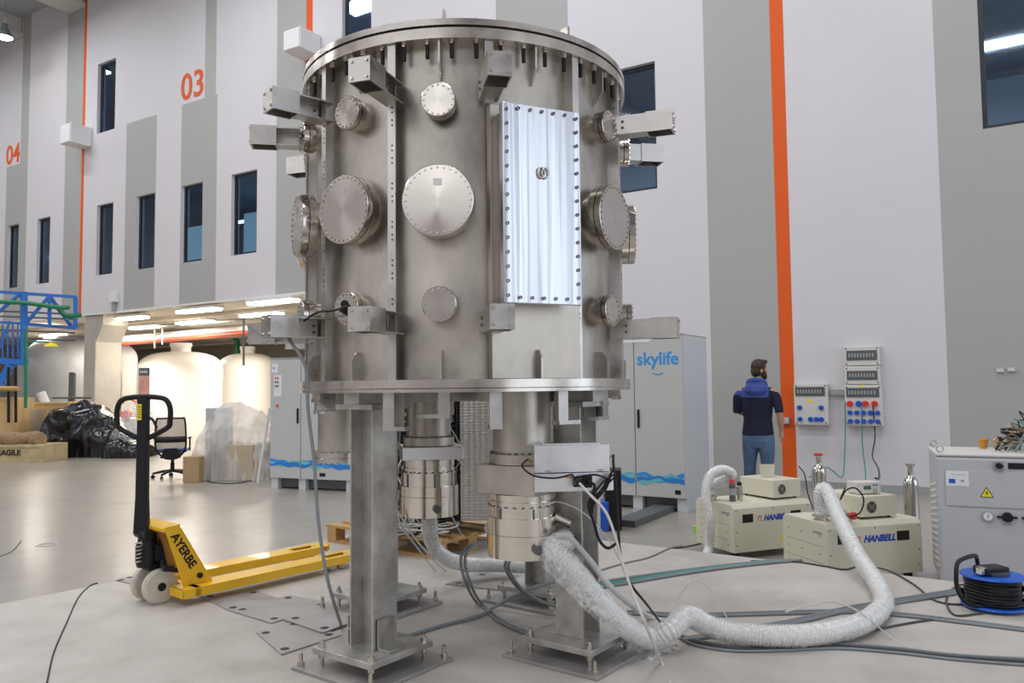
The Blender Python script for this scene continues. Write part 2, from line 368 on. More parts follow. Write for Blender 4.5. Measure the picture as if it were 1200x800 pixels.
stripes = [  # painted bands: px of left edge, px of right edge (at the row py), z0, z1, paint
    (823, 901, 0, 0, 99, 'wall_grey'), (901, 917, 0, 0, 99, 'orange'), (1092, 1500, 0, 0, 99, 'wall_grey'), (581, 665, 0, 0, 99, 'wall_grey'),
    (325, 359, 20, 0, 99, 'wall_grey'), (359, 366.5, 20, 0, 99, 'orange'), (241, 254, 20, 0, 99, 'wall_grey'),
    (212, 254, 200, 0, wp(226, 119)[1], 'wall_grey'), (147.5, 183, 200, 0, wp(165, 140)[1], 'wall_grey'),
    (95.5, 98.5, 200, 0, 99, 'orange'), (76, 95.5, 200, 0, 99, 'wall_grey'), (26, 35, 100, 0, 99, 'wall_grey'), (7, 31, 230, 0, wp(18, 193)[1], 'wall_grey')]
st = []
for x0, x1, y, z0, z1, p in stripes: st.append((S_(x0, y), S_(x1, y), z0, z1, p))
ss = sorted({-34.0, 16.0, sE} | {round(v, 4) for q in st for v in q[:2]} | {round(v, 4) for q in wins for v in q[:2]})
zz = sorted({0.0, FAC, CEIL} | {round(q[3], 4) for q in st if q[3] < 90} | {round(v, 4) for q in wins for v in q[2:] if v < CEIL})
ss = [v for v in ss if -34 <= v <= 16]; mats = ['wall_white', 'wall_grey', 'orange']
def cell(b, left):
    for s0, s1 in zip(ss, ss[1:]):
        for z0, z1 in zip(zz, zz[1:]):
            sm_, zm = (s0+s1)/2, (z0+z1)/2
            if (sm_ < sE) != left or (left and zm < FAC): continue
            if any(q[0] < sm_ < q[1] and q[2] < zm < q[3] for q in wins): continue
            p = 'wall_white'
            for q in st:
                if q[0] < sm_ < q[1] and q[2] < zm < q[3]: p = q[4]
            b.add([(s0, 0, z0), (s1, 0, z0), (s1, 0, z1), (s0, 0, z1)], [(0, 1, 2, 3)], mi=mats.index(p), X=WM)
DEP = .20
for left, nm in ((True, 'wall_left'), (False, 'wall_back')):
    b = MB(); cell(b, left)
    for q in wins:
        if (q[1] < sE) == left:
            s0, s1, z0, z1 = q; z1 = min(z1, CEIL)
            b.add([(s0, 0, z0), (s0, DEP, z0), (s0, DEP, z1), (s0, 0, z1)], [(0, 1, 2, 3)], X=WM); b.add([(s1, 0, z0), (s1, DEP, z0), (s1, DEP, z1), (s1, 0, z1)], [(0, 1, 2, 3)], X=WM)
            b.add([(s0, 0, z0), (s1, 0, z0), (s1, DEP, z0), (s0, DEP, z0)], [(0, 1, 2, 3)], X=WM); b.add([(s0, 0, z1), (s1, 0, z1), (s1, DEP, z1), (s0, DEP, z1)], [(0, 1, 2, 3)], X=WM)
    struct(b.build(nm, mats))
# windows
for i, q in enumerate(wins):
    s0, s1, z0, z1 = q; z1 = min(z1, CEIL-.05)
    w = thing('window_%d' % (i+1), None, None, WM @ T(s0, DEP-.08, z0), kind='structure'); W_, H_ = s1-s0, z1-z0
    b = MB(); f = .06
    b.box(0, f, -.03, .03, 0, H_); b.box(W_-f, W_, -.03, .03, 0, H_); b.box(f, W_-f, -.03, .03, 0, f); b.box(f, W_-f, -.03, .03, H_-f, H_)
    b.build('window_frame', 'frame', w)
    b = MB(); b.box(f, W_-f, -.006, .006, f, H_-f); b.build('pane', 'glass', w)
# dim rooms behind the windows, with their ceiling lamps and a pale partition given its own glow
def room(s0, s1, z0, z1, d=4.5):
    b = MB(); b.add([(x, y, z) for x in (s0, s1) for y in (DEP+.02, d) for z in (z0, z1)], [(0, 1, 3, 2), (4, 6, 7, 5), (2, 3, 7, 6), (0, 2, 6, 4), (1, 5, 7, 3)], X=WM); return b
struct(room(-20, sE-.05, FAC+.05, zt+.35).build('trim_3', 'dark_room'))
struct(room(-20, 16, zt+.45, CEIL).build('trim_4', 'dusk'))
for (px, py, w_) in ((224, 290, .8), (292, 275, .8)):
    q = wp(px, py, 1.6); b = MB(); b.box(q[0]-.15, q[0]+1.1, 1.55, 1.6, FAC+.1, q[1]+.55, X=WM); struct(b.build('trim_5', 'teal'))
for (px, py, lb) in ((293, 258, 'lit lamp seen through the upper window nearest the chamber'), (53, 303, 'lit lamp seen through the window just left of the orange band'), (16, 307, 'lit lamp seen through the leftmost facade window'), (222, 225, 'lit lamp seen in the window under the number 03')):
    q = wp(px, py, 2.4); b = MB(); b.box(q[0]-.5, q[0]+.5, 2.35, 2.45, q[1]-.03, q[1]+.03, X=WM)
    tag(b.build('ceiling_lamp', 'lamp_far'), lb, 'lamp', 'lamps glimpsed through the facade windows')
# roof, its beams, far and side walls
b = MB(); b.box(-34, 16, -21, .0, CEIL, CEIL+.2, X=WM); struct(b.build('ceiling', 'ceil'))
for s in (S_(92, 20), S_(362, 20), S_(909, 20), S_(21, 26)):
    b = MB(); b.box(s-.28, s+.28, -20.9, -.02, BEAMZ, CEIL-.01, X=WM); b.box(s-.38, s-.281, -20.9, -.02, BEAMZ, BEAMZ+.12, X=WM); b.box(s+.281, s+.38, -20.9, -.02, BEAMZ, BEAMZ+.12, X=WM); struct(b.build('trim_6', 'beam'))
b = MB(); b.box(-34.2, -34, -21, 18, 0, CEIL, X=WM); struct(b.build('wall_far', 'wall_white'))
b = MB(); b.box(-34, 16, -21.2, -21, 0, CEIL, X=WM); struct(b.build('wall_front', 'wall_white'))
b = MB(); b.box(16, 16.2, -21, 18, 0, CEIL, X=WM); struct(b.build('wall_right', 'wall_white'))
# recess under the facade
b = MB(); b.box(-34, sE, 0.002, 18, FAC-.004, FAC+.03, X=WM); struct(b.build('trim_7', 'soffit'))
b = MB(); b.box(-34, sE, 14, 14.2, 0, FAC, X=WM); b.box(sE, sE+.2, .01, 14, 0, FAC, X=WM); struct(b.build('wall_recess', 'backwall'))
b = MB()
for d in (1.6, 4.6, 7.6, 10.6): b.box(-34, sE, d, d+.35, FAC-.09, FAC-.01, X=WM)
struct(b.build('trim_8', 'soffit'))
b = MB(); b.box(-34, sE, -.02, .0, FAC-.03, FAC+.02, X=WM); struct(b.build('trim_9', 'whitepipe'))
# base trim of the right wall
b = MB(); b.box(S_(700, 570), 16, -.015, 0, 0, .10, X=WM); struct(b.build('baseboard_back', 'grey'))
# precast column with a haunch
def column(s, d):
    t = thing('concrete_column', None, None, WM @ T(s, d, 0), kind='structure')
    b = MB(); b.box(0, .55, 0, .75, 0, FAC-.01); b.build('shaft', 'col', t, bevel=.03)
    b = MB(); b.add([(.55, .02, FAC-.01), (.55, .73, FAC-.01), (.85, .73, FAC-.01), (.85, .02, FAC-.01), (.55, .02, FAC-.75), (.55, .73, FAC-.75), (.85, .02, FAC-.3), (.85, .73, FAC-.3)],
                    [(0, 1, 2, 3), (0, 4, 5, 1), (4, 6, 7, 5), (3, 2, 7, 6), (0, 3, 6, 4), (1, 5, 7, 2)]); b.build('haunch', 'col', t)
column(S_(97, 420), .02); column(S_(97, 420)-9, .02)
# number signs painted on the wall
for tx, px, py, h in (('03', 226, 101, 32), ('04', 15.5, 181.5, 23)):
    q = wp(px, py); hh = wp(px, py-h/2)[1]-wp(px, py+h/2)[1]
    o = text('wall_number', tx, hh*1.36, 'orange', None, WM @ T(q[0], -.006, q[1]) @ UP, .004, bold=.012); struct(o)
# white boxes on the orange bands
for (x0, x1, yt, yb, lab) in ((83, 108, 150, 172, 'white box fixed over the orange band near the number 04'), (352, 376, 42, 66, 'white box high on the wall just above the left rim of the chamber')):
    c = wp(x1, (yt+yb)/2); a = (c[0]-.5,); z1, z0 = wp(x1, yt)[1], wp(x1, yb)[1]
    t = thing('wall_box', lab, 'box', WM @ T(a[0], 0, z0)); b = MB(); b.box(0, c[0]-a[0], -.58, -.005, 0, z1-z0); b.build('housing', 'white', t, bevel=.015)
    b = MB(); b.box(.02, c[0]-a[0]-.02, -.60, -.58, .02, z1-z0-.02); b.build('front_cover', 'white', t)
# small alarm on the facade
q = wp(136, 352); t = thing('wall_alarm', 'small white alarm unit low on the facade beside the column', 'alarm', WM @ T(q[0], 0, q[1]))
b = MB(); b.box(-.12, .12, -.12, -.005, -.05, .22); b.build('housing', 'white', t, bevel=.01)
b = MB(); b.box(-.04, .04, -.1, -.005, -.30, -.05); b.build('bracket', 'grey', t)
# pendant lamp top left
p = at(5, 44, 21); t = thing('pendant_lamp', 'lit pendant lamp hanging at the upper left near the roof', 'lamp', T(*p))
b = MB(); b.lathe([(.06, .4), (.08, .28), (.24, .02), (.22, .0)], 20, caps=False); b.build('shade', 'greyd', t)
b = MB(); b.slathe([(.001, -.05), (.12, -.04), (.2, 0), (.2, .03)], 20); b.build('bulb', 'lamp', t)
b = MB(); b.cyl((0, 0, .38), (0, 0, CEIL-p.z-.02), .012, n=6); b.build('cord', 'grey', t)

# ------------------------------------------------------------------ the vacuum chamber
CX, CY = -.238, 4.13
VC = thing('vacuum_chamber', 'huge cylindrical stainless steel vacuum chamber standing on four steel legs', 'vacuum chamber', T(CX, CY, 0))
def TA(deg): return RZ(R(deg))               # outward is -y
b = MB(); b.lathe([(.775, 1.52), (.775, 3.0)], 128, caps=False); b.build('shell', 'steel', VC)
b = MB(); b.lathe([(.775, 3.0), (.848, 3.0), (.848, 3.046), (.80, 3.046)], 128, caps=False); b.build('top_flange', 'steel2', VC)
b = MB(); b.lathe([(.838, 3.044), (.838, 3.060)], 128, caps=False); b.build('gasket', 'rubber', VC)
b = MB(); b.lathe([(.0, 3.058), (.848, 3.058), (.848, 3.086), (.0, 3.086)], 128, caps=False); b.build('lid', 'steel2', VC)
b = MB(); b.lathe([(.775, 1.494), (.85, 1.494), (.85, 1.530), (.775, 1.530)], 128, caps=False); b.build('bottom_flange', 'steel2', VC)
b = MB(); b.lathe([(0, 1.476), (.85, 1.476), (.85, 1.491), (0, 1.491)], 128, caps=False); b.build('base_plate', 'steel2', VC)
b = MB()
for k in range(48):
    X = TA(k*7.5+6.75) @ T(0, -.815, 0)
    b.bolt(X @ T(0, 0, 3.0) @ RX(math.pi), .0115, .014, .0); b.lathe([(.0145, 0), (.0145, .004)], 10, X @ T(0, 0, 2.996)); b.bolt(X @ T(0, 0, 3.086), .0115, .012)
b.build('flange_nuts', 'steel2', VC, kind='stuff')
b = MB()
for k in range(48): b.lathe([(.0095, 2.925), (.0095, 2.985)], 8, TA(k*7.5+6.75) @ T(0, -.815, 0))
b.build('flange_studs', 'rubber', VC, kind='stuff')
# angle ribs with slotted holes
def rib_mesh():
    b = MB(); b.box(-.019, -.013, -.826, -.770, 1.53, 2.999); b.box(-.019, .019, -.832, -.826, 1.53, 2.999)
    return b
def holes():
    b = MB()
    for z in [1.80+.056*k for k in range(18) if k % 3 != 2]:
        for dz in (0, .022): b.lathe([(.0042, 0), (.0042, .0012)], 8, T(.003, -.832, z+dz) @ RX(math.pi/2))
    return b
r0 = None
for k in range(12):
    a = 10.5+30*k
    if abs(((a+180) % 360)-180) > 125 or a == 10.5: continue
    if r0 is None:
        r0 = rib_mesh().build('rib', 'steel_arm', VC, TA(a)); h0 = holes().build('bolt_holes', 'seam', r0, kind='stuff')
    else:
        c = r0.copy(); C.objects.link(c); c.matrix_local = TA(a); c.parent = VC; h = h0.copy(); C.objects.link(h); h.parent = c
b = MB(); b.box(-.019, -.013, -.826, -.770, 2.72, 2.999); b.box(-.019, .019, -.832, -.826, 2.72, 2.999); b.build('rib', 'steel_arm', VC, TA(10.5))
# gussets at both flanges
gt = MB(); gt.add([(-.004, -.772, 2.84), (-.004, -.785, 2.84), (-.004, -.832, 2.90), (-.004, -.832, 2.998), (-.004, -.772, 2.998)]+[(.004, -.772, 2.84), (.004, -.785, 2.84), (.004, -.832, 2.90), (.004, -.832, 2.998), (.004, -.772, 2.998)],
                  [(0, 1, 2, 3, 4), (9, 8, 7, 6, 5)]+[(i, (i+1) % 5, 5+(i+1) % 5, 5+i) for i in range(5)])
gb = MB(); gb.add([(x, y, z) for x in (-.004, .004) for y, z in ((-.772, 1.531), (-.832, 1.531), (-.832, 1.62), (-.805, 1.655), (-.772, 1.655))],
                  [(0, 1, 2, 3, 4), (9, 8, 7, 6, 5)]+[(i, (i+1) % 5, 5+(i+1) % 5, 5+i) for i in range(5)])
for k in range(-4, 5):
    a = -4.5+30*k
    for q in (gt, gb): q.build('gusset', 'steel_arm', VC, TA(a) @ (T(0, -.02, 0) if a == 25.5 and q is gb else I4))
# lifting lugs on the lid
for a in (-3, 38, 120, 240):
    b = MB(); b.box(-.006, .006, -.83, -.78, 3.086, 3.135); b.build('lid_lug', 'steel2', VC, TA(a))

def port(a, z, r, big):
    """a blanked port: front disc is the part, tube and bolts hang below it"""
    X = TA(a) @ T(0, 0, z) @ RX(math.pi/2)     # local z points outward
    f = .885 if big else .865; th = .031 if big else .024; tr = r*.80
    b = MB(); b.lathe([(r, f-th), (r, f-.002), (r-.003, f), (0, f)], 72 if big else 40, caps=False)
    b.lathe([(tr, f-th), (r, f-th)], 48, caps=False)
    o = b.build('port_blank', 'turned', VC, X)
    b = MB(); b.lathe([(tr, .74), (tr, f-2*th-.006), (r, f-2*th-.006), (r, f-th-.004), (tr, f-th-.004)], 60 if big else 40, caps=False); b.build('port_tube', 'steel2', o)
    b = MB(); n = 32 if big else 16; q = .0052 if big else .0056
    for k in range(n):
        c, s_ = math.cos(2*math.pi*k/n), math.sin(2*math.pi*k/n); rr = r*.915 if big else r*.86
        b.bolt(T(c*rr, s_*rr, f), q, .005); b.bolt(T(c*rr, s_*rr, f-2*th-.012), q, .006)
    b.build('port_bolts', 'steel2', o, kind='stuff')
    if big:
        b = MB(); b.box(-.018, .018, .062, .092, f, f+.0015, X=RZ(0)); b.build('port_tag', 'steel_arm', o)
for k in (-3, -2, -1, 0, 2, 3):
    a = -4.5+30*k
    port(a, 2.285, .153, True); port(a, 2.725, .074, False); port(a, 1.848, .074, False)
# flat pad and bolted door
b = MB(); b.box(-.217, .217, -.808, -.772, 1.53, 2.72); b.build('door_pad', 'steel', VC, TA(25.5), bevel=.003)
b = MB(); b.box(-.165, .165, -.885, -.80, 1.875, 2.67); b.build('door_frame', 'steel2', VC, TA(24))
dr = MB(); dr.box(-.184, .184, -.922, -.887, 1.845, 2.692); dr = dr.build('door_plate', 'planed', VC, TA(24), bevel=.002); part_label(dr, 'bright planed aluminium door plate')
b = MB()
sp = [(-.166, z) for z in [1.875+.0605*k for k in range(14)]]; sp += [(.166, z) for _, z in list(sp)]
sp += [(-.166+.0553*k, z) for k in range(1, 6) for z in (1.868, 2.671)]
for x, z in sp: b.lathe([(.0075, 0), (.0075, .007), (.0045, .007)], 10, T(x, -.922, z) @ RX(math.pi/2), caps=False); b.lathe([(.0046, .002), (0, .002)], 8, T(x, -.922, z) @ RX(math.pi/2), mi=1, caps=False)
b.build('door_bolts', ['greyd', 'steel2'], dr, kind='stuff')
for dx in (-.008, .010):
    b = MB(); b.tube([(dx+.016*math.cos(t), -.930, 2.405+.022*math.sin(t)) for t in [2*math.pi*k/20 for k in range(20)]], .004, 8, closed=True, X=T(0, 0, 0)); b.build('eye_ring', 'steel2', dr)
# radial arms: channel plus hollow end box
def arm(a, zc):
    X = TA(a) @ T(0, 0, zc); hw = .05
    b = MB(); b.box(-hw, hw, -1.105, -1.096, -hw, hw)
    e = b.build('arm_end_plate', 'steel_arm', VC, X)
    b = MB()
    for x in (-.034, .034):
        for z in (-.034, .034): b.bolt(T(x, -1.105, z) @ RX(math.pi/2), .0068, .006)
    b.build('end_bolts', 'steel2', e, kind='stuff')
    b = MB(); b.box(-hw, -hw+.006, -1.096, -.975, -hw, hw); b.box(hw-.006, hw, -1.096, -.975, -hw, hw); b.box(-hw+.006, hw-.006, -1.096, -.975, hw-.006, hw)
    b.box(-hw+.006, hw-.006, -.981, -.975, -hw, hw-.006); b.build('arm_box', 'steel_arm', VC, X)
    b = MB(); b.box(-.044, -.038, -.974, -.80, -.046, .046); b.box(-.038, .040, -.974, -.80, .040, .046); b.box(-.038, .040, -.974, -.80, -.046, -.040)
    ch = b.build('arm_channel', 'steel_arm', VC, X)
    b = MB()
    for z in (-.015, .015): b.bolt(T(-.038, -.86, z) @ RY(math.pi/2), .007, .006); b.bolt(T(-.044, -.86, z) @ RY(-math.pi/2), .007, .006)
    b.build('root_bolts', 'greyd', ch, kind='stuff')
for a in (-109.5, -79.5, -49.5, -19.5, 10.5, 70.5, 100.5):
    for zc in (2.785, 1.772):
        if a == 100.5 and zc < 2: continue
        arm(a, zc)
# brackets hanging under the base
def hanger(a, r, foot, h=.165, w=.055):
    X = TA(a) @ T(0, -r, 0); b = MB(); b.box(-w/2, w/2, 0, .012, 1.476-h, 1.475); b.box(-w/2 if foot > 0 else -w/2+foot, w/2+foot if foot > 0 else w/2, -.004, .05, 1.476-h, 1.476-h+.018)
    b.box(w/2-.008, w/2, .012, .09, 1.476-h*.9, 1.475); b.build('hanger_bracket', 'steel_arm', VC, X)
for a, r, f, h in ((-22, .80, .055, .165), (12, .80, 0, .16), (36, .79, .07, .15), (58, .80, -.06, .14), (-62, .8, 0, .10), (-84, .8, 0, .05), (82, .8, 0, .05), (-150, .7, .06, .15), (150, .7, .06, .15), (-8, .55, -.1, .12)): hanger(a, r, f, h)
# crossed beams under the base
for a in (-37, 53):
    b = MB(); b.box(-.05, .05, -.80, .80, 1.425, 1.475); b.build('base_beam', 'galv', VC, TA(a))

# legs
def leg(a):
    X = TA(a) @ T(0, -.668, 0)
    b = MB(); w, t, tw = .075, .009, .007      # flanges face sideways round the circle
    b.box(-w, -w+t, -w, w, .345, 1.40); b.box(w-t, w, -w, w, .345, 1.40); b.box(-w+t, w-t, -tw, tw, .345, 1.40)
    o = b.build('leg', 'galv', VC, X, bevel=.0015)
    b = MB(); b.box(-.12, .12, -.12, .12, 1.401, 1.424); b.build('head_plate', 'galv', o)
    b = MB(); b.box(-.19, .19, -.19, .19, .318, .345); b.build('foot_plate', 'galv', o, bevel=.002)
    b = MB(); b.box(-.255, .255, -.255, .255, .2505, .266); b.build('floor_plate', 'plate', o, bevel=.002)
    b = MB()
    for sx in (-1, 1):
        for sy in (-1, 1):
            b.cyl((sx*.16, sy*.16, .266), (sx*.16, sy*.16, .376), .009, n=8); b.bolt(T(sx*.16, sy*.16, .345), .016, .016); b.bolt(T(sx*.16, sy*.16, .298), .016, .016)
            b.cyl((sx*.225, sy*.225, .266), (sx*.225, sy*.225, .322), .009, n=8); b.bolt(T(sx*.225, sy*.225, .266), .016, .018)
    b.build('anchor_bolts', 'steel2', o, kind='stuff')
    return o
for a in (-37, 53, 143, 233):
    o = leg(a)
    if a == -37:
        for x0, dx in ((.082, .10), (-.20, .012)):
            b = MB()
            if dx == .10: b.box(.082, .092, -.055, .045, .346, .475); b.box(.092, .16, -.055, .045, .346, .356)
            else: b.box(-.12, -.11, -.05, .05, .346, .465); b.box(-.11, -.08, -.05, .05, .40, .41)
            b.build('leg_cleat', 'steel_arm', o, bevel=.001)

# pipes, valves and pumps under the base
def pipe_at(px, Y): p = at(px, 452, Y); return p.x-CX, p.y-CY
def ring_bolts(b, r, z, n, q=.006, h=.008):
    for k in range(n): b.bolt(T(r*math.cos(2*math.pi*k/n), r*math.sin(2*math.pi*k/n), z), q, h)
xA, yA = pipe_at(401, 4.15)
def simple_pipe(x, y, r, zb):
    b = MB(); b.lathe([(r, 1.474), (r, zb+.05)], 48, caps=False); o = b.build('pumping_pipe', 'steel', VC, T(x, y, 0))
    b = MB(); b.lathe([(r*.6, zb), (r*1.17, zb), (r*1.17, zb+.022), (r*1.17-.002, zb+.024), (r*1.17, zb+.026), (r*1.17, zb+.05), (r, zb+.05)], 48, caps=True); b.build('pipe_flange', 'steel2', o)
    b = MB(); ring_bolts(b, r*1.1, zb+.05, 24); ring_bolts(b, r*1.1, zb-.008, 24); b.build('pipe_bolts', 'steel2', o, kind='stuff')
simple_pipe(xA, yA, .125, 1.115); simple_pipe(*pipe_at(668, 4.75), .12, 1.13)
def pump(x, y, zs, rp, rpump, lab):
    """zs: valve top, valve bottom, body top, wide top, seam, bottom"""
    z1, z2, z3, z4, z5, z6 = zs
    b = MB(); b.lathe([(rp, 1.474), (rp, z1+.045)], 64, caps=False); b.lathe([(rp, z1+.045), (rp*1.15, z1+.045), (rp*1.15, z1)], 64, caps=False)
    o = b.build('pumping_pipe', 'steel', VC, T(x, y, 0)); b = MB(); ring_bolts(b, rp*1.09, z1+.045, 28); b.build('pipe_bolts', 'greyd', o, kind='stuff')
    b = MB(); b.lathe([(rp*1.15, z2), (rp*1.15, z3+.03), (rp*1.08, z3+.03), (rp*1.08, z3+.022), (rp*1.15, z3+.022), (rp*1.15, z3), (rpump*.93, z3), (rpump*.93, z4), (rpump, z4), (rpump, z5+.002), (rpump-.003, z5), (rpump, z5-.002), (rpump, z6), (rpump*.6, z6)], 72, caps=True)
    o = b.build('pump_body', 'pump', VC, T(x, y, 0)); part_label(o, lab)
    b = MB(); ring_bolts(b, rp*1.09, z3-.004, 28, .0075, .007); ring_bolts(b, rpump*.965, z3-.001, 24, .006, .006)
    for k in range(6):
        a = 2*math.pi*(k+.3)/6; b.box(-.004, .004, rpump*.93-.002, rpump*.93+.0035, z4-.03, z3-.006, X=RZ(a))
    b.build('pump_bolts', 'greyd', o, kind='stuff')
    b = MB(); b.lathe([(.02, 0), (.02, .03)], 16, RZ(.35) @ T(0, -rpump, z6+.05) @ RX(math.pi/2)); b.build('pump_port', 'greyd', o)
    return o
xC, yC = pipe_at(611, 3.66); xB, yB = pipe_at(502, 4.42)
pC = pump(xC, yC, (1.145, 1.01, .955, .905, .83, .725), .134, .163, 'turbomolecular pump nearest the camera')
pB = pump(xB, yB, (1.175, 1.10, 1.03, .955, .90, .79), .125, .165, 'turbomolecular pump set further back')
b = MB(); b.box(-.155, .155, -.155, .155, 1.012, 1.143, X=T(xC, yC, 0) @ RZ(R(-32))); b.build('gate_valve', 'steel', VC, bevel=.004)
b = MB(); b.box(-.155, .175, -.15, .15, 1.102, 1.172, X=T(xB, yB, 0) @ RZ(R(12))); b.build('gate_valve', 'alu', VC, bevel=.003)
p = at(626, 522, 3.42); q0 = at(626, 555, 3.42).z; q1 = at(626, 576, 3.42).z
X = T(p.x-CX, p.y-CY, 0) @ RZ(R(7))
b = MB(); b.box(0, .335, 0, .13, q0+.003, p.z); o = b.build('valve_actuator', 'alu', VC, X, bevel=.002); part_label(o, 'bright aluminium actuator housing')
b = MB(); b.box(.04, .30, .015, .11, p.z, p.z+.006); b.build('actuator_lid', 'alu', o)
b = MB()
for x in (.06, .29): b.box(x-.012, x+.012, -.002, .004, q0+.003, q0+.014)
b.build('latch', 'galv', o)
b = MB(); b.box(-.004, .345, -.022, .14, q1, q0); o = b.build('valve_tray', 'alu', VC, X, bevel=.002)
b = MB(); b.box(.165, .20, -.05, -.022, q0-.055, q0-.02); b.box(.205, .245, -.045, -.022, q0-.06, q0-.01); b.lathe([(.016, 0), (.016, .05)], 12, T(.18, -.04, q0-.035) @ RX(math.pi/2)); b.build('connector', 'black', o)
for q in (0, 1, 2):
    b = MB()
    if q == 0: b.cyl((-.006, .04, q0+.05), (-.03, .02, q0+.06), .006, n=8)
    elif q == 1: b.cyl((.335, .02, q0+.06), (.352, .0, q0+.075), .006, n=8)
    else: b.box(.13, .24, -.024, -.022, q0-.02, q0-.012)
    b.build('air_fitting', 'copper', o)
VX = T(CX, CY, 0) @ X
# black hose clamps at the side outlet of the near pump
b = MB()
for k, (dx, dy, dz) in enumerate(((.165, -.09, -.03), (.19, -.07, .0), (.17, -.11, .02), (.15, -.12, -.05))): b.box(dx-.012, dx+.012, dy-.018, dy+.018, .79+dz-.03, .79+dz+.03, X=T(xC, yC, 0) @ RZ(.1*k))
b.cyl((xC+.14, yC-.05, .80), (xC+.20, yC-.08, .80), .028, n=16); b.build('outlet_clamp', 'black', VC)
b = MB(); b.cyl((xC+.15, yC-.04, .90), (xC+.22, yC-.06, .87), .022, n=12); b.build('outlet_stub', 'steel2', VC)

# ------------------------------------------------------------------ pallet jack
g0 = G(187, 707, SL); gt_ = G(412, 657, SL); fa = math.atan2(gt_.y-g0.y, gt_.x-g0.x)
PJ = thing('pallet_jack', 'yellow hand pallet jack with a tall black handle and white wheels', 'pallet jack', T(g0.x, g0.y, SL) @ RZ(fa) @ T(0, .075, 0))
def tdisc(b, x, y0, y1, z, r, mi=0): b.lathe([(r*.55, 0), (r*.55, .004), (r-.012, .004), (r, .012), (r, y1-y0-.012), (r-.012, y1-y0-.004), (r*.55, y1-y0-.004), (r*.55, y1-y0)], 36, T(x, y1, z) @ RX(math.pi/2), mi)
for y0 in (-.10, .045):
    b = MB(); tdisc(b, 0, y0, y0+.055, .1, .1); w = b.build('wheel', 'nylon', PJ)
    b = MB(); b.cyl((0, y0-.006, .1), (0, y0+.061, .1), .024, n=20); b.build('wheel_hub', 'black', w)
b = MB(); b.cyl((0, -.045, .1), (0, .045, .1), .02); b.box(-.05, .09, -.042, .042, .19, .215); b.lathe([(.055, .21), (.062, .24), (.062, .33), (.05, .36), (.05, .40)], 20, T(-.035, .02, 0)); b.lathe([(.028, .2), (.028, .40)], 14, T(.035, -.045, 0)); b.box(-.02, .055, -.07, .03, .25, .34)
b.cyl((-.05, -.04, .40), (-.05, .10, .40), .03, n=14); b.build('pump_unit', 'black_paint', PJ, bevel=.003)
b = MB(); b.tube([(-.098+.02*math.cos(t*6.283*6), -.015+.02*math.sin(t*6.283*6), .24+.13*t) for t in [k/90 for k in range(91)]], .0035, 5); b.build('return_spring', 'steel2', PJ)
A_ = RZ(-fa) @ T(-.072, -.01, 0)                                   # handle loop faces the viewer
b = MB(); b.add([(x, y, z) for z, w_ in ((.40, .044), (.62, .034), (1.20, .030)) for x, y in ((-w_, -.022), (w_, -.022), (w_, .022), (-w_, .022))], [(0, 1, 2, 3), (8, 9, 10, 11)]+[(4*j+i, 4*j+(i+1) % 4, 4*j+4+(i+1) % 4, 4*j+4+i) for j in (0, 1) for i in range(4)], X=A_); b.build('handle_pole', 'black_paint', PJ, bevel=.006)
lp = [(0, 0, .945), (-.14, 0, 1.02), (-.158, 0, 1.06), (-.158, 0, 1.14), (-.13, 0, 1.19), (-.07, 0, 1.205), (0, 0, 1.207), (.07, 0, 1.205), (.13, 0, 1.19), (.158, 0, 1.14), (.158, 0, 1.06), (.14, 0, 1.02), (0, 0, .945)]
b = MB(); b.tube(smooth_path([A_ @ Vector(p) for p in lp], 6), .0155, 10); b.build('handle_loop', 'rubber', PJ)
b = MB(); b.tube(smooth_path([A_ @ Vector(p) for p in ((.02, -.01, 1.09), (.06, -.01, 1.07), (.085, -.01, 1.02))]), .008, 8); b.build('release_lever', 'black', PJ)
b = MB(); b.box(-.028, -.002, -.0240, -.0222, 1.07, 1.165, X=A_); o = b.build('handle_sticker', 'tri', PJ)
b = MB()
for z in (1.085, 1.10, 1.115, 1.13, 1.145): b.box(-.025, -.005, -.0250, -.0240, z, z+.004, X=A_)
b.build('sticker_lines', 'seam', o, kind='stuff')
for y0, y1 in ((-.27, -.11), (.11, .27)):      # forks
    b = MB(); zt_, zb_ = .098, .045; L0, L1 = .04, 1.33
    xs = (1.08, 1.26)
    for x0, x1 in ((L0, xs[0]), (xs[1], L1)): b.box(x0, x1, y0, y1, zt_-.006, zt_)
    b.box(xs[0], xs[1], y0, y0+.04, zt_-.006, zt_); b.box(xs[0], xs[1], y1-.04, y1, zt_-.006, zt_)
    for ya in (y0, y1-.006): b.box(L0, L1-.03, ya, ya+.006, zb_, zt_-.006)
    b.prism([(L1, y0), (L1+.05, y0+.04), (L1+.05, y1-.04), (L1, y1)], zb_+.01, zt_); b.box(L0, L0+.01, y0, y1, zb_, zt_)
    o = b.build('fork', 'yellow', PJ, bevel=.003)
    for x in (1.13, 1.22):
        b = MB(); tdisc(b, x, y0+.045, y1-.045, .041, .04); b.build('load_roller', 'nylon', o)
b = MB(); b.box(.115, .155, -.27, .27, .045, .098); b.build('heel_beam', 'yellow', PJ, bevel=.003)
b = MB(); b.box(-.02, .12, -.04, .04, .205, .225); b.add([(x, y, z+dz) for y in (-.165, -.13) for x, z in ((-.02, .20), (.19, .15)) for dz in (0, .035)], [(0, 1, 3, 2), (4, 6, 7, 5), (0, 4, 5, 1), (2, 3, 7, 6), (0, 2, 6, 4), (1, 5, 7, 3)]); b.build('link_arm', 'black_paint', PJ, bevel=.003)
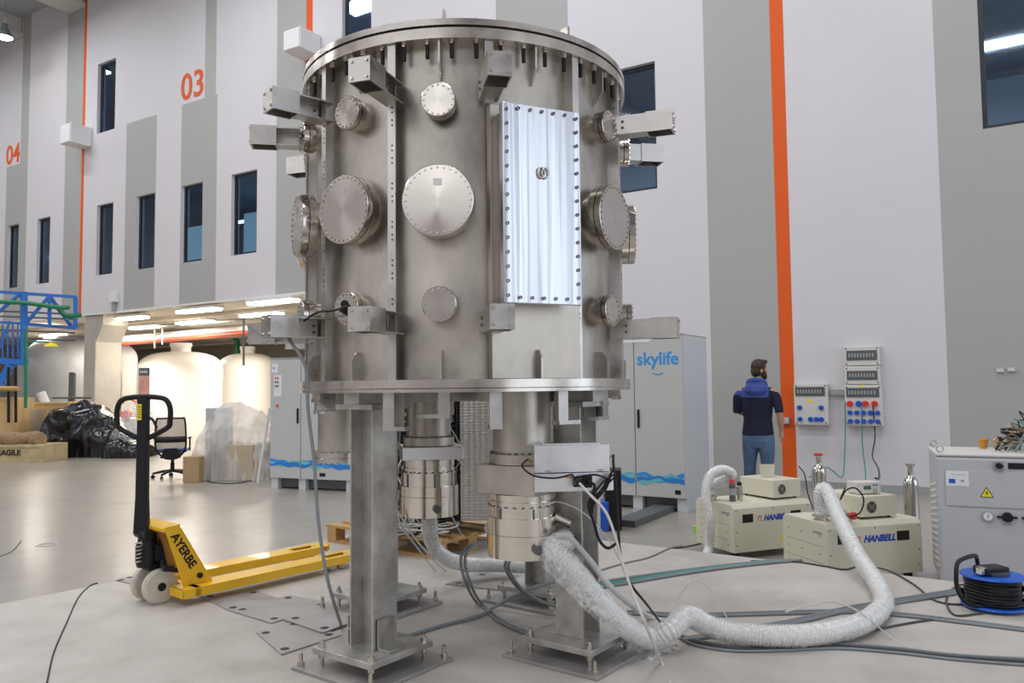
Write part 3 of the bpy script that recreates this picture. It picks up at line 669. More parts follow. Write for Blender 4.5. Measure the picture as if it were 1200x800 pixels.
b = MB(); b.add([(x, y, z) for y in (-.172, .172) for x, z in ((.045, .21), (.09, .21), (.03, .41), (-.0, .41))], [(0, 1, 2, 3), (7, 6, 5, 4), (0, 4, 5, 1), (1, 5, 6, 2), (2, 6, 7, 3), (3, 7, 4, 0)]); b.build('frame_back', 'yellow_dark', PJ)
for y0 in (-.185, .173):
    b = MB(); b.add([(x, y, z) for y in (y0, y0+.012) for x, z in ((-.03, .455), (.03, .46), (.07, .44), (.27, .099), (.09, .099))], [(0, 1, 2, 3, 4), (9, 8, 7, 6, 5)]+[(i, (i+1) % 5, 5+(i+1) % 5, 5+i) for i in range(5)])
    sp_ = b.build('side_plate', 'yellow', PJ, bevel=.002)
    if y0 < 0:
        a = math.atan2(.099-.44, .27-.07); text('stencil', 'AYERBE', .070, 'black', sp_, T(.085, y0-.001, .305) @ RY(-a) @ UP, .0008, bold=.002)
        b = MB(); b.lathe([(.016, 0), (.016, .014)], 16, T(.185, y0, .145) @ RX(math.pi/2)); b.build('pivot_cap', 'black', sp_)
b = MB(); b.add([(x, y, z) for y in (-.174, .174) for x, z in ((-.03, .425), (-.03, .445), (.07, .462), (.07, .442))], [(0, 1, 2, 3), (7, 6, 5, 4), (0, 4, 5, 1), (1, 5, 6, 2), (2, 6, 7, 3), (3, 7, 4, 0)]); b.build('top_plate', 'yellow', PJ, bevel=.003)

# ------------------------------------------------------------------ loose steel plates, hole covers on the platform
def plate(pts, z, label, holes_=()):
    c = sum((Vector(p) for p in pts), Vector())/len(pts)
    o = thing('steel_plate', label, 'steel plate', T(c.x, c.y, z), 'loose steel plates on the concrete'); q = [(p.x-c.x, p.y-c.y) for p in pts]
    b = MB(); b.prism(q, 0, .006); b.build('sheet', 'plate', o, bevel=.001)
    for k in range(len(q)):
        x, y = q[k][0]*.74, q[k][1]*.74; b = MB(); b.lathe([(.0, .0063), (.022, .0063)], 16, T(x, y, 0), caps=False); b.build('hole', 'seam', o)
g = lambda *a: [G(x, y, SL) for x, y in a]
plate(g((232, 698), (300, 692), (352, 712), (268, 716)), SL, 'brownish steel floor plate beside the pallet jack fork')
plate(g((268, 716), (340, 698), (392, 708), (318, 731)), SL+.001, 'grey steel floor plate in the middle of the row left of the front left leg')
plate(g((332, 728), (395, 706), (438, 722), (378, 744)), SL+.008, 'steel floor plate tilted over its neighbour against the front left leg')
plate(g((300, 742), (345, 728), (400, 745), (330, 768)), SL+.001, 'dull steel floor plate nearest the camera, left of the front left leg foot')
plate(g((522, 685), (560, 672), (640, 676), (600, 694)), SL+.002, 'steel floor plate behind the near pump under the wrapped hose')
plate(g((135, 680), (150, 676), (190, 683), (170, 689)), SL+.001, 'small steel plate half under the pallet jack wheels')
b = MB(); b.tube(smooth_path([G(x, y, SL+.0005) for x, y in ((55, 800), (63, 765), (78, 730), (92, 700), (106, 686), (114, 683))]), .005, 4); struct(b.build('trim_10', 'seam'))

# ------------------------------------------------------------------ pallet with the instrument rack
pa, pb = G(398, 637, SL), G(513, 656, SL); pdx = (pb-pa).normalized(); pdir = math.atan2(pdx.y, pdx.x)
PX = T(pb.x, pb.y, SL) @ RZ(pdir) @ T(-1.2, 0, 0)
PL = thing('wooden_pallet', 'pale wooden pallet under the cabled equipment rack behind the chamber', 'pallet', PX)
for y in (0, .35, .70):
    for x in (0, .55, 1.1):
        b = MB(); b.box(x, x+.10, y, y+.10, .02, .10); b.build('block', 'wood', PL)
    b = MB(); b.box(0, 1.2, y, y+.10, 0, .02); b.build('bottom_board', 'wood', PL)
for k in range(3):
    b = MB(); b.box(k*.55, k*.55+.10, 0, .8, .10, .12); b.build('cross_board', 'wood', PL)
for k in range(5):
    b = MB(); b.box(-.02, 1.22, k*.175, k*.175+.10, .12, .14); b.build('deck_board', 'wood', PL)
rk = PX @ T(.60, .22, .14)
p1 = at(540, 600, 5.95); p2 = at(580, 600, 5.95)
RKX = T(p1.x, p1.y, SL+.14) @ RZ(R(-6))
RK = thing('equipment_rack', 'open black rack on castors with a checker plate side panel, full of cabling', 'rack', RKX)
zt_ = at(560, 462, 5.95).z-SL-.14
b = MB(); b.box(0, .27, 0, .02, .10, zt_); b.build('checker_panel', 'checker', RK)
b = MB()
for x in (-.30, -.02):
    for y in (0, .4): b.box(x-.015, x+.015, y, y+.03, .10, zt_)
for z in (.10, .45, .80, zt_-.03): b.box(-.30, 0, 0, .43, z, z+.02)
b.box(-.02, .27, .02, .43, .10, .12); b.box(-.02, -.005, .0, .43, .12, zt_); b.build('rack_frame', 'black_paint', RK)
b = MB(); b.box(-.27, -.05, .05, .38, .12, .30); b.box(-.26, -.06, .06, .38, .47, .70); b.box(-.27, -.05, .05, .38, .83, .98); b.build('rack_unit', 'black', RK)
b = MB(); b.box(-.72, -.02, .44, .46, .10, zt_-.05); b.box(-.72, -.70, .02, .44, .10, zt_-.05); b.box(-.70, -.30, .04, .43, .10, .14); b.build('rack_panel', 'black', RK)
for x in (-.27, .22):
    for y in (.03, .38):
        b = MB(); b.lathe([(.045, 0), (.045, .025)], 20, T(x, y, .046) @ RX(math.pi/2)); b.box(x-.02, x+.02, y-.03, y+.005, .05, .10); b.build('castor', 'grey', RK)
b = MB()
for k in range(44):
    x = random.uniform(-.70, -.02); z = random.uniform(.10, zt_-.15); pts = [Vector((x+random.uniform(-.12, .12), random.uniform(-.14, -.02), max(.012, z+random.uniform(-.35, .2)*j/2))) for j in range(4)]
    b.tube(smooth_path(pts, 5), random.choice((.004, .005, .007)), 5, mi=random.choice((0, 0, 1, 2)))
for k in range(30):
    pts = [Vector((random.uniform(-.75, -.05), random.uniform(-.20, .2), random.uniform(.012, .10))) for j in range(5)]
    b.tube(smooth_path(pts, 5), random.choice((.004, .006)), 5, mi=random.choice((0, 0, 1, 2)))
b.build('cable_tangle', ['cable_white', 'cable_grey', 'black'], RK, kind='stuff')

# ------------------------------------------------------------------ wave-printed cabinets
def cabinet(X, W, D, H, label, split, two_waves, logo):
    t = thing('control_cabinet', label, 'cabinet', X)
    b = MB(); b.box(0, W, .0, D, .16, H); b.build('carcass', 'cab_side', t, bevel=.004)
    for x in ([0, split] if split else [0]):
        w = (split if x == 0 else W-split) if split else W
        b = MB(); b.box(x+.006, x+w-.006, -.022, -.001, .165, H-.008); d = b.build('door', 'cab', t, bevel=.003)
        hx = x+w-.05 if x == 0 else x+.05
        if (x > 0) == logo: b = MB(); b.box(hx-.014, hx+.014, -.04, -.022, .98, 1.2); b.build('door_handle', 'black', d, bevel=.004)
        z0 = .38
        def band(amp, off, th, mi, m):
            b = MB(); n = 40; ys = []
            for k in range(n+1):
                xx = x+.012+(w-.024)*k/n; a = (xx/W)*6.283; ys.append((xx, z0+off+amp*math.sin(a*2.1+mi)+.012*math.sin(a*5+mi*2)))
            vs = [(xx, -.0235-.0005*mi, zz-th*(.5+.4*math.sin(xx*7+mi))) for xx, zz in ys]+[(xx, -.0235-.0005*mi, zz+th*.5) for xx, zz in ys]
            b.add(vs, [(k, k+1, n+2+k, n+1+k) for k in range(n)]); b.build('wave_print', m, d)
        band(.022, .02, .055, 1, 'sky'); band(.03, .0, .05, 3, 'wave2'); band(.012, -.01, .05, 5, 'wave')
    for x in [0, split-.06, W-.12]: b = MB(); b.box(x, x+.12, .02, D-.02, 0, .16); b.build('plinth_leg', 'cab_side', t)
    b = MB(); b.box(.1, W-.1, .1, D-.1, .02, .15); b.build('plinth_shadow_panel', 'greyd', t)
    b = MB(); b.box(0, W, -.02, D, H, H+.012); b.box(0, W, -.02, -.005, H+.012, H+.02); b.build('roof_plate', 'grey', t)
    return t
pc = G(805, 601, 0); CBX = T(pc.x, pc.y, 0) @ RZ(R(-32)) @ T(-1.2, 0, 0)
Hc = at(806, 392, pc.y).z
t = cabinet(CBX, 1.2, .86, Hc, 'tall pale grey two-door cabinet with blue lettering and a wave print, right of the chamber', .58, True, True)
text('door_lettering', 'skylife', .215, 'sky', t, T(.885, -.0235, Hc-.28) @ UP, .0006, bold=.005)
b = MB(); b.tube([(.885+.075*math.sin(a), -.0225, Hc-.42-.04*math.cos(a)) for a in [-1+.1*k for k in range(21)]], .007, 6); b.build('smile_mark', 'sky', t)
b = MB(); b.box(1.07, 1.14, -.026, -.0225, .21, .26); b.build('vent_label', 'black', t)
b = MB(); b.box(.3, .8, -.026, -.0225, Hc-.07, Hc-.04); b.build('name_strip', 'paper', t)
p = at(317, 576, 11.2); p = G(317, 572, 0); LBX = T(p.x, p.y, 0) @ RZ(R(-22))
Hl = at(318, 421, p.y).z
t = cabinet(LBX, 1.45, .6, Hl, 'grey wave-printed cabinet with indicator labels, left behind the chamber', .56, True, False)
b = MB(); b.box(.03, .14, -.0235, -.0225, Hl-.20, Hl-.07); o = b.build('label_plate', 'paper', t); b = MB(); b.box(.05, .08, -.0245, -.0235, Hl-.15, Hl-.12); b.build('emblem', 'wave', o)
b = MB(); b.box(.07, .21, -.0235, -.0225, Hl-.56, Hl-.24); o = b.build('indicator_plate', 'paper', t)
b = MB()
for k, z in enumerate((.30, .36, .42)):
    for x in (.09, .13): b.box(x, x+.025, -.030, -.0235, Hl-z, Hl-z+.03, mi=0 if k == 0 else 1)
b.build('indicator', ['redpipe', 'green'], o)
b = MB(); b.lathe([(.02, 0), (.02, .02)], 14, T(.14, -.022, 1.24) @ RX(math.pi/2)); b.build('door_knob', 'orange', t)
b = MB(); b.box(.9, 1.0, -.026, -.0225, .21, .26); b.build('vent_label', 'black', t)
# dark beam and case in front of the right cabinet
a_, c_ = G(732, 617, 0), G(780, 598, 0); ang = math.atan2(c_.y-a_.y, c_.x-a_.x)
b = MB(); b.box(0, (c_-a_).length*1.0, -.12, .12, .0, .07); tag(b.build('skid_beam', 'greyd', None, T(a_.x, a_.y, 0) @ RZ(ang), bevel=.004), 'dark lifting skid sticking out from under the lettered cabinet', 'skid')
p = G(706, 622, 0); t = thing('tool_case', 'black upright case with a blue side strip behind the front right leg', 'case', T(p.x, p.y, 0) @ RZ(R(-8)))
b = MB(); b.box(.03, .20, 0, .3, .02, .62); b.build('case_body', 'black', t, bevel=.01)
b = MB(); b.box(-.02, .07, -.03, .2, .0, .30); b.build('blue_side', 'blue', t, bevel=.01)
p = G(820, 624, 0); b = MB(); b.box(-.055, .055, -.045, .045, 0, .07); b.box(-.02, .03, -.047, -.045, .02, .05, mi=1); b.lathe([(.012, .07), (.012, .078)], 10, mi=2)
tag(b.build('wipe_packet', ['greenbox', 'paper', 'black'], None, T(p.x, p.y, 0) @ RZ(.2), bevel=.006), 'small lime green packet lying on the floor left of the pumps', 'packet')

# ------------------------------------------------------------------ dry pumps
def dry_pump(fr, Yf, ang, label, W=.84, D=.54):
    p = at(fr[0], fr[1], Yf); H = p.z
    t = thing('dry_vacuum_pump', label, 'vacuum pump', T(p.x, p.y, 0) @ RZ(R(ang)))
    b = MB(); b.add([(x, y, z) for x in (0, W) for y, z in ((0, .06), (0, H-.035), (.03, H), (D-.03, H), (D, H-.03), (D, .06))], [(0, 1, 2, 3, 4, 5), (11, 10, 9, 8, 7, 6)]+[(i, (i+1) % 6, 6+(i+1) % 6, 6+i) for i in range(6)])
    b.build('housing', 'ivory', t, bevel=.004)
    for x in (.07, W-.07):
        for y in (.08, D-.08):
            b = MB(); b.lathe([(.03, 0), (.03, .03)], 14, T(x, y+.015, .03) @ RX(math.pi/2)); b.box(x-.02, x+.02, y-.02, y+.02, .03, .06); b.build('castor', 'black', t)
    for x in (.15, W-.17): b = MB(); b.box(x-.055, x+.055, -.003, .001, H-.155, H-.085); b.build('hand_grip', 'black', t)
    text('maker_lettering', 'HANBELL', .066, 'logo', t, T(W*.545, -.0015, H-.13) @ UP, .0006, shear=.35, bold=.0032)
    b = MB(); b.box(-.028, .004, -.0012, -.0005, -.024, .024); b.box(-.018, -.006, -.0016, -.0012, -.024, .012, mi=1); b.build('maker_mark', ['redpipe', 'paper'], t, T(W*.545-.17, 0, H-.13))
    b = MB()
    for x, z in ((.03, H-.05), (W/2, H-.05), (W-.03, H-.05), (.03, .12), (W-.03, .12), (.03, H/2), (W-.03, H/2)): b.lathe([(.006, 0), (.006, .002)], 8, T(x, 0, z) @ RX(math.pi/2))
    for y in (.08, .3, .46):
        for z in (.12, H/2, H-.10): b.lathe([(.006, 0), (.006, .002)], 8, T(0, y, z) @ RY(-math.pi/2))
    b.build('screws', 'greyd', t, kind='stuff')
    b = MB()
    for z in (H*.35, H*.62): b.box(-.001, .0005, .04, D-.04, z, z+.004)
    b.box(-.0015, .0, .05, .16, H-.09, H-.07); b.build('side_joint', 'grey', t)
    return t, H
D1, H1 = dry_pump((859, 592), 6.72, 22, 'ivory dry vacuum pump further back, with a spray can standing on top')
D2, H2 = dry_pump((968, 614), 5.80, 15, 'ivory dry vacuum pump at the front, with a wrapped hose rising from its top')
b = MB()
for x in (.52, .60, .68): b.box(x-.02, x+.02, -.0012, -.0002, .13, .17)
b.build('warning_labels', 'tri', D1)
def controller(base, H, x, y, label, ang):
    X = WORLD[base.name] @ T(x, y, H) @ RZ(R(ang)); t = thing('pump_controller', label, 'controller', X); W, D, h = .33, .42, .155
    b = MB(); b.box(0, W, 0, D, .018, .018+h); b.build('case', 'ivory', t, bevel=.004)
    b = MB(); b.lathe([(.045, 0), (.045, .003)], 24, T(.10, 0, .09) @ RX(math.pi/2)); f = b.build('fan_grille', 'black', t)
    b = MB()
    for r_ in (.012, .026, .040): b.tube([(.10+r_*math.cos(a), -.004, .09+r_*math.sin(a)) for a in [.3927*k for k in range(16)]], .0015, 4, closed=True)
    for k in range(4):
        c, s_ = math.cos(.785+k*1.571)*.042, math.sin(.785+k*1.571)*.042; b.cyl((.10, -.004, .09), (.10+c, -.004, .09+s_), .0015, n=4)
    b.build('grille_wires', 'galv', f)
    for xx in (.04, W-.04):
        for yy in (.04, D-.04): b = MB(); b.lathe([(.014, 0), (.014, .018)], 12, T(xx, yy, 0)); b.build('foot', 'black', t)
    return t
c1 = controller(D1, H1, .50, .08, 'ivory controller box on the further pump, in front of the person', 4)
c2 = controller(D2, H2, .36, .07, 'ivory controller box on the front pump, under the grey digital gauge', 2)
# leaning cardboard-like cover on controller 1
X = WORLD[c1.name] @ T(.16, .20, .174)
t = thing('folded_card', 'cream folded card standing on the controller box of the further pump', 'card', X)
b = MB(); b.add([(-.07, 0, 0), (.07, .02, 0), (.09, .03, .11), (-.10, -.02, .12), (-.07, .05, 0), (.07, .07, 0), (.09, .05, .11), (-.10, .03, .12)], [(0, 1, 2, 3), (7, 6, 5, 4), (0, 4, 5, 1), (3, 2, 6, 7), (0, 3, 7, 4), (1, 5, 6, 2)]); b.build('card_sheet', 'ivory', t)
# digital gauge
X = WORLD[c2.name] @ T(.05, .09, .174) @ RZ(R(-8))
t = thing('digital_gauge', 'small grey digital vacuum gauge unit with a green screen', 'gauge', X)
b = MB(); b.box(0, .20, 0, .14, .006, .092); b.box(.0, .03, .01, .03, 0, .006); b.box(.17, .20, .01, .03, 0, .006); b.build('case', 'chill_top', t, bevel=.006)
b = MB(); b.box(.055, .115, -.002, .0005, .038, .066); b.build('screen', 'lcd', t)
for x, z, m in ((.14, .07, 'blue'), (.165, .07, 'blue'), (.14, .035, 'grey'), (.16, .035, 'grey'), (.14, .02, 'grey'), (.16, .02, 'grey')): b = MB(); b.lathe([(.007, 0), (.007, .003)], 12, T(x, 0, z) @ RX(math.pi/2)); b.build('button', m, t)
# inlet flanges on the pumps
for base, H, x, y, lab in ((D2, H2, .08, .16, ''), (D1, H1, .02, .34, '')):
    b = MB(); b.lathe([(.055, H-.002), (.055, H+.012), (.045, H+.012), (.045, H+.03), (.065, H+.03), (.065, H+.045), (.04, H+.045)], 28, T(x, y, 0)); b.build('inlet_flange', 'steel2', base)
b = MB(); b.lathe([(.0, 0), (.028, .0), (.03, .02), (.02, .03), (.0, .03)], 16, T(.25, .03, H2+.045) @ RX(math.pi/2)); b.build('red_knob', 'red', D2)
b = MB(); b.lathe([(.012, H2), (.012, H2+.05)], 12, T(.25, .05, 0)); b.cyl((.25, .05, H2+.04), (.21, .07, H2+.085), .010); b.build('valve_stem', 'steel2', D2)
# cans, paper bag
def can(px, pyb, Y, r, h, body, cap, label):
    p = at(px, pyb, Y); t = thing('spray_can', label, 'can', T(p.x, p.y, H1))
    b = MB(); b.lathe([(r*.9, 0), (r, .006), (r, h*.75), (r*.75, h*.82)], 20); b.build('can_body', body, t)
    b = MB(); b.slathe([(r*.78, h*.80), (r*.8, h*.93), (r*.6, h), (.0001, h)], 20); b.build('can_cap', cap, t)
    b = MB(); b.lathe([(r*1.01, h*.3), (r*1.01, h*.6)], 20, caps=False); b.build('can_label', 'grey', t)
can(858.5, 586, 6.95, .028, .19, 'greyd', 'red', 'spray can with a red cap on the further pump')
can(867, 586, 7.02, .026, .16, 'steel2', 'black', 'silver can beside the red-capped spray can')
p = G(880, 592, 0); b = MB(); b.add([(-.1, -.08, 0), (.1, -.08, 0), (.1, .08, 0), (-.1, .08, 0), (-.085, -.03, .34), (.09, -.025, .36), (.09, .025, .36), (-.085, .03, .34)], [(3, 2, 1, 0), (4, 5, 6, 7), (0, 1, 5, 4), (1, 2, 6, 5), (2, 3, 7, 6), (3, 0, 4, 7)])
tag(b.build('paper_bag', 'card', None, T(p.x+.03, p.y, 0)), 'brown paper bag on the floor at the feet of the person', 'bag')
# polished bottles
def bottle(px, pt, pb, Y, label, red):
    p = at(px, pt, Y); H = p.z; t = thing('steel_bottle', label, 'steel bottle', T(p.x, p.y, 0)); r = 8*Y/915
    b = MB(); pr = [(.001, 0), (r*.95, 0), (r, .02), (r, H-.19)]+[(r*math.cos(a)*.66+r*.34, H-.19+.075*math.sin(a)) for a in (.4, .8, 1.2, 1.5)]+[(r*.36, H-.10), (r*.36, H-.02)]; b.slathe(pr, 28); b.build('bottle_body', 'chrome', t)
    b = MB(); b.lathe([(r*.62, H-.022), (r*.62, H)], 20); b.build('neck_flange', 'red' if red else 'steel2', t)
bottle(959, 531, 0, 7.9, 'polished steel bottle with a red cap, left one', True)
bottle(1066.5, 543, 0, 7.05, 'polished steel bottle without a cap beside the grey chiller', False)

# ------------------------------------------------------------------ chiller cabinet
p = at(1097, 534, 5.6); HK = p.z; CHX = T(p.x, p.y, 0) @ RZ(R(-24))
CH = thing('chiller_cabinet', 'large grey chiller cabinet with lifting rings at the right edge', 'chiller', CHX); W, D = 1.0, .68
b = MB(); b.add([(x, y, z) for x in (0, W) for y, z in ((0, .08), (0, HK-.02), (.02, HK), (D, HK), (D, .08))], [(0, 1, 2, 3, 4), (9, 8, 7, 6, 5)]+[(i, (i+1) % 5, 5+(i+1) % 5, 5+i) for i in range(5)]); b.build('carcass', 'chill', CH, bevel=.004)
b = MB(); b.box(-.005, W+.005, .0, D+.01, HK, HK+.018); b.build('top_cover', 'chill_top', CH, bevel=.006)
b = MB(); b.box(.05, W-.02, -.010, -.001, HK-.345, HK-.10); b.build('upper_panel', 'chill', CH, bevel=.003)
b = MB(); b.box(.01, W-.02, -.006, -.001, .10, HK-.36); b.build('lower_panel', 'chill', CH, bevel=.003)
for k in range(14):
    b = MB(); z = .14+k*.045; b.add([(-.001, .05, z+.06), (-.001, D-.06, z-.02), (-.007, .05, z+.045), (-.007, D-.06, z-.035), (-.001, .05, z+.03), (-.001, D-.06, z-.05)], [(0, 1, 3, 2), (2, 3, 5, 4), (0, 2, 4), (1, 5, 3), (0, 4, 5, 1)]); b.build('louvre', 'chill_top', CH)
for x, y in ((.03, .06), (-.0+.03, D-.08)):
    b = MB(); c = Vector((x, y, HK+.018+.028)); b.tube([c+Vector((.022*math.cos(a), 0, .022*math.sin(a))) for a in [.3927*k for k in range(16)]], .006, 8, closed=True); b.lathe([(.012, HK+.018), (.012, HK+.028)], 10, T(x, y, 0)); b.build('lifting_ring', 'galv', CH)
for x in (.06, W-.06):
    for y in (.06, D-.06): b = MB(); b.lathe([(.03, 0), (.03, .08)], 14, T(x, y, 0)); b.build('foot', 'greyd', CH)
b = MB(); b.box(.055, .195, -.0115, -.0102, HK-.205, HK-.10); o = b.build('label_sheet', 'paper', CH)
b = MB(); b.box(.072, .112, -.0125, -.0115, HK-.187, HK-.157); b.build('emblem', 'blue', o); b = MB(); b.box(.145, .165, -.0125, -.0115, HK-.178, HK-.162); b.box(.085, .175, -.0122, -.0115, HK-.128, HK-.125); b.build('print', 'grey', o)
b = MB(); b.prism([(-.045, -.035), (.045, -.035), (0, .043)], 0, .0012); o = b.build('warning_sign', 'tri', CH, T(.30, -.0102, HK-.245) @ UP @ Matrix.Scale(.86, 4))
b = MB(); c = [(.045, -.035), (-.045, -.035), (0, .043)]
for i in range(3):
    q, w = Vector((*c[i], .0014)), Vector((*c[(i+1) % 3], .0014)); b.cyl(q, w, .0025, n=4)
b.prism([(.004, .02), (-.010, -.004), (-.001, -.004), (-.004, -.024), (.010, .003), (.001, .003)], .0012, .002); b.build('bolt_symbol', 'black', o)
b = MB(); b.box(.345, .41, -.02, -.001, HK-.085, HK-.025); o = b.build('switch_plate', 'grey', CH, bevel=.003)
b = MB(); b.lathe([(.02, 0), (.02, .025)], 18, T(.378, -.02, HK-.055) @ RX(math.pi/2)); b.box(.355, .401, -.05, -.03, HK-.061, HK-.049); b.build('rotary_switch', 'black', o)
b = MB(); b.box(.435, .60, -.006, -.0, HK-.078, HK-.036); b.build('display', 'black', CH)
b = MB(); b.lathe([(.036, 0), (.036, .018), (.030, .019), (0, .019)], 24, T(.30, -.006, HK-.405) @ RX(math.pi/2)); o = b.build('pressure_gauge', 'grey', CH); b = MB(); b.lathe([(.028, .0195), (0, .0195)], 24, T(.30, -.006, HK-.405) @ RX(math.pi/2), caps=False); b.build('dial', 'paper', o); b = MB(); b.box(.298, .302, -.027, -.0258, HK-.42, HK-.39); b.build('needle', 'black', o)
for x in (.415, .56):
    b = MB(); b.lathe([(.033, 0), (.033, .03)], 18, T(x, -.006, HK-.405) @ RX(math.pi/2)); b.box(x-.06, x+.06, -.02, -.008, HK-.413, HK-.40); b.build('valve_knob', 'black', CH)
    b = MB(); b.box(x-.025, x+.025, -.0075, -.006, HK-.462, HK-.447); b.build('small_label', 'grey', CH)
# things on the chiller
X = CHX @ T(.36, .55, HK+.018); t = thing('orange_cup', 'small orange cup on top of the chiller', 'cup', X)
b = MB(); b.lathe([(.024, 0), (.034, .062), (.036, .066), (.036, .072), (.030, .072)], 20); b.build('cup_body', 'yellow_dark', t); t.children[0].data.materials[0] = mat('orange_plastic', (.62, .27, .03), .5)
b = MB(); rs = random.Random(5)
for k in range(60):
    x0 = rs.uniform(.44, .9); y0 = rs.uniform(.2, .62); top = .07+.26*min(1, (x0-.42)/.28); pts = [Vector((x0-.08*rs.random(), y0, HK+.022))]
    for j in range(3): pts.append(Vector((x0+rs.uniform(-.04, .12)*j, y0+rs.uniform(-.05, .05), HK+.03+top*(j+1)/3*rs.uniform(.6, 1.1))))
    pts.append(Vector((x0+rs.uniform(.1, .3), y0, HK+.03+top*rs.uniform(.1, .8)))); b.tube(smooth_path(pts, 6), rs.choice((.003, .005, .008)), 5, mi=rs.choice((0, 0, 1, 2, 3, 4)), X=CHX)
tag(b.build('cable_bundle', ['black', 'cable_green', 'copper', 'cable_grey', 'yellow_dark'], None), 'tangled bundle of thin coloured wires piled on the chiller', 'cables'); bpy.data.objects['cable_bundle']['kind'] = 'stuff'

# ------------------------------------------------------------------ wall electrics
def esox(t, x, z, m, r=.034):
    b = MB(); b.lathe([(r, 0), (r*.95, .03), (r*.6, .03)], 16, T(x, -.14, z) @ RX(math.pi/2)); b.box(x-.02, x+.02, -.175, -.165, z-.005, z+.03); b.build('socket', m, t)
def epanel(x0, yt, x1, yb, label, wins_, group=None):
    a = wp(x0, (yt+yb)/2); c = wp(x1, (yt+yb)/2); z1, z0 = wp(x0, yt)[1], wp(x0, yb)[1]; W = c[0]-a[0]; H = z1-z0
    t = thing('distribution_board', label, 'electrical panel', WM @ T(a[0], 0, z0)); b = MB(); b.box(0, W, -.14, -.003, 0, H); b.build('enclosure', 'chill_top', t, bevel=.012)
    for (u0, v0, u1, v1) in wins_:
        b = MB(); b.box(W*u0, W*u1, -.150, -.139, H*v0, H*v1); o = b.build('breaker_window', 'greyd', t, bevel=.004)
        b = MB(); n = 9
        for k in range(n): b.box(W*(u0+.06+(u1-u0-.12)*k/n), W*(u0+.04+(u1-u0-.12)*(k+.8)/n), -.156, -.150, H*(v0+(v1-v0)*.3), H*(v0+(v1-v0)*.7))
        b.build('breaker', 'grey', o, kind='stuff')
    b = MB()
    for x in (.03, W-.03):
        for z in (.03, H-.03): b.lathe([(.011, 0), (.011, .006)], 10, T(x, -.14, z) @ RX(math.pi/2))
    b.build('screws', 'greyd', t, kind='stuff')
    return t, W, H
t, W, H = epanel(933, 449.5, 972.5, 497, 'grey socket board with blue sockets, left of the taller group of boards', ((.05, .70, .92, .92),))
for u, v in ((.17, .42), (.80, .42), (.17, .14), (.48, .14), (.65, .14), (.80, .14)): esox(t, W*u, H*v, 'blue')
b = MB(); b.prism([(-.04, -.03), (.04, -.03), (0, .035)], 0, .002); b.build('warning_sign', 'tri', t, T(W*.48, -.1405, H*.60) @ UP)
epanel(991, 406.5, 1032.5, 429, 'topmost of the stacked grey breaker boards on the right wall', ((.07, .28, .93, .78),))
epanel(991.5, 429.5, 1033, 450.5, 'middle breaker board of the stack on the right wall', ((.07, .25, .93, .75),))
t, W, H = epanel(992, 451, 1035.5, 498, 'lowest board of the stack with red and blue sockets', ((.05, .70, .93, .93),))
for k, (u, m) in enumerate(((.14, 'red'), (.38, 'blue'), (.56, 'red'), (.80, 'red'))): esox(t, W*u, H*.54, m, .042)
for v in (.32, .11):
    for u in (.14, .32, .50, .68, .87): esox(t, W*u, H*v, 'blue')
b = MB(); b.prism([(-.04, -.03), (.04, -.03), (0, .035)], 0, .002); b.build('warning_sign', 'tri', t, T(W*.5, -.1405, H*.965) @ UP)
a = wp(972, 459); c = wp(992, 459); b = MB(); b.box(0, c[0]-a[0], -.07, -.003, -.045, .035); tag(b.build('cable_trunking', 'grey', None, WM @ T(a[0]+.01, 0, a[1]), bevel=.004), 'short grey trunking joining the two groups of boards', 'trunking')
a = wp(912.5, 492.5); c = wp(926, 492.5); t = thing('wall_socket', 'grey double wall socket mounted across the orange band', 'socket', WM @ T(a[0], 0, a[1]))
b = MB(); b.box(0, c[0]-a[0], -.06, -.003, -.05, .05); b.build('socket_box', 'grey', t, bevel=.008)
for k in (0, 1): b = MB(); b.box(.012+k*(c[0]-a[0])/2, (c[0]-a[0])/2-.008+k*(c[0]-a[0])/2, -.068, -.06, -.035, .035); b.build('socket_flap', 'cab', t, bevel=.004)
for px, py in ((1172, 433), (1185, 432)):
    a = wp(px, py); b = MB(); b.box(-.04, .04, -.04, -.003, -.03, .015); tag(b.build('wall_clip', 'cab_side', None, WM @ T(a[0], 0, a[1])), ('left' if px == 1172 else 'right')+' one of two small clips on the grey wall above the chiller', 'clip', 'wall clips above the chiller')

# ------------------------------------------------------------------ cable reel
p = G(1166, 716, SL); RE = thing('cable_reel', 'blue cable reel with black cable and a carrying hoop', 'cable reel', T(p.x+.03, p.y+.06, SL) @ RZ(.2))
b = MB(); b.lathe([(.03, .012), (.155, .012), (.16, .018), (.155, .026), (.03, .026)], 40); b.build('reel_disc', 'blue', RE)
b = MB(); b.lathe([(.03, .172), (.155, .172), (.16, .178), (.155, .186), (.03, .186)], 40); b.build('reel_disc', 'blue', RE)
b = MB(); b.lathe([(.05, .0), (.10, .0), (.10, .012)], 24); b.lathe([(.02, .012), (.02, .19), (.08, .188), (.085, .205), (0, .205)], 24); b.build('hub', 'greyd', RE)
b = MB(); n = 15*40; b.tube([((.128+.008*math.sin(t*3.1))*math.cos(t), (.128+.008*math.cos(t*2.3))*math.sin(t), .036+.128*abs(((t/6.283/7.5) % 2)-1)) for t in [6.283*15*k/n for k in range(n)]], .009, 6); b.lathe([(.12, .028), (.12, .17)], 32, caps=False); b.build('wound_cable', 'black', RE)
b = MB(); b.tube(smooth_path([(-.12, -.05, .03), (-.20, -.03, .05), (-.225, .0, .12), (-.22, .01, .20), (-.19, .03, .25), (-.12, .06, .265), (.0, .12, .26), (.04, .15, .23), (.05, .15, .17)]), .012, 10); b.build('carrying_hoop', 'black', RE)
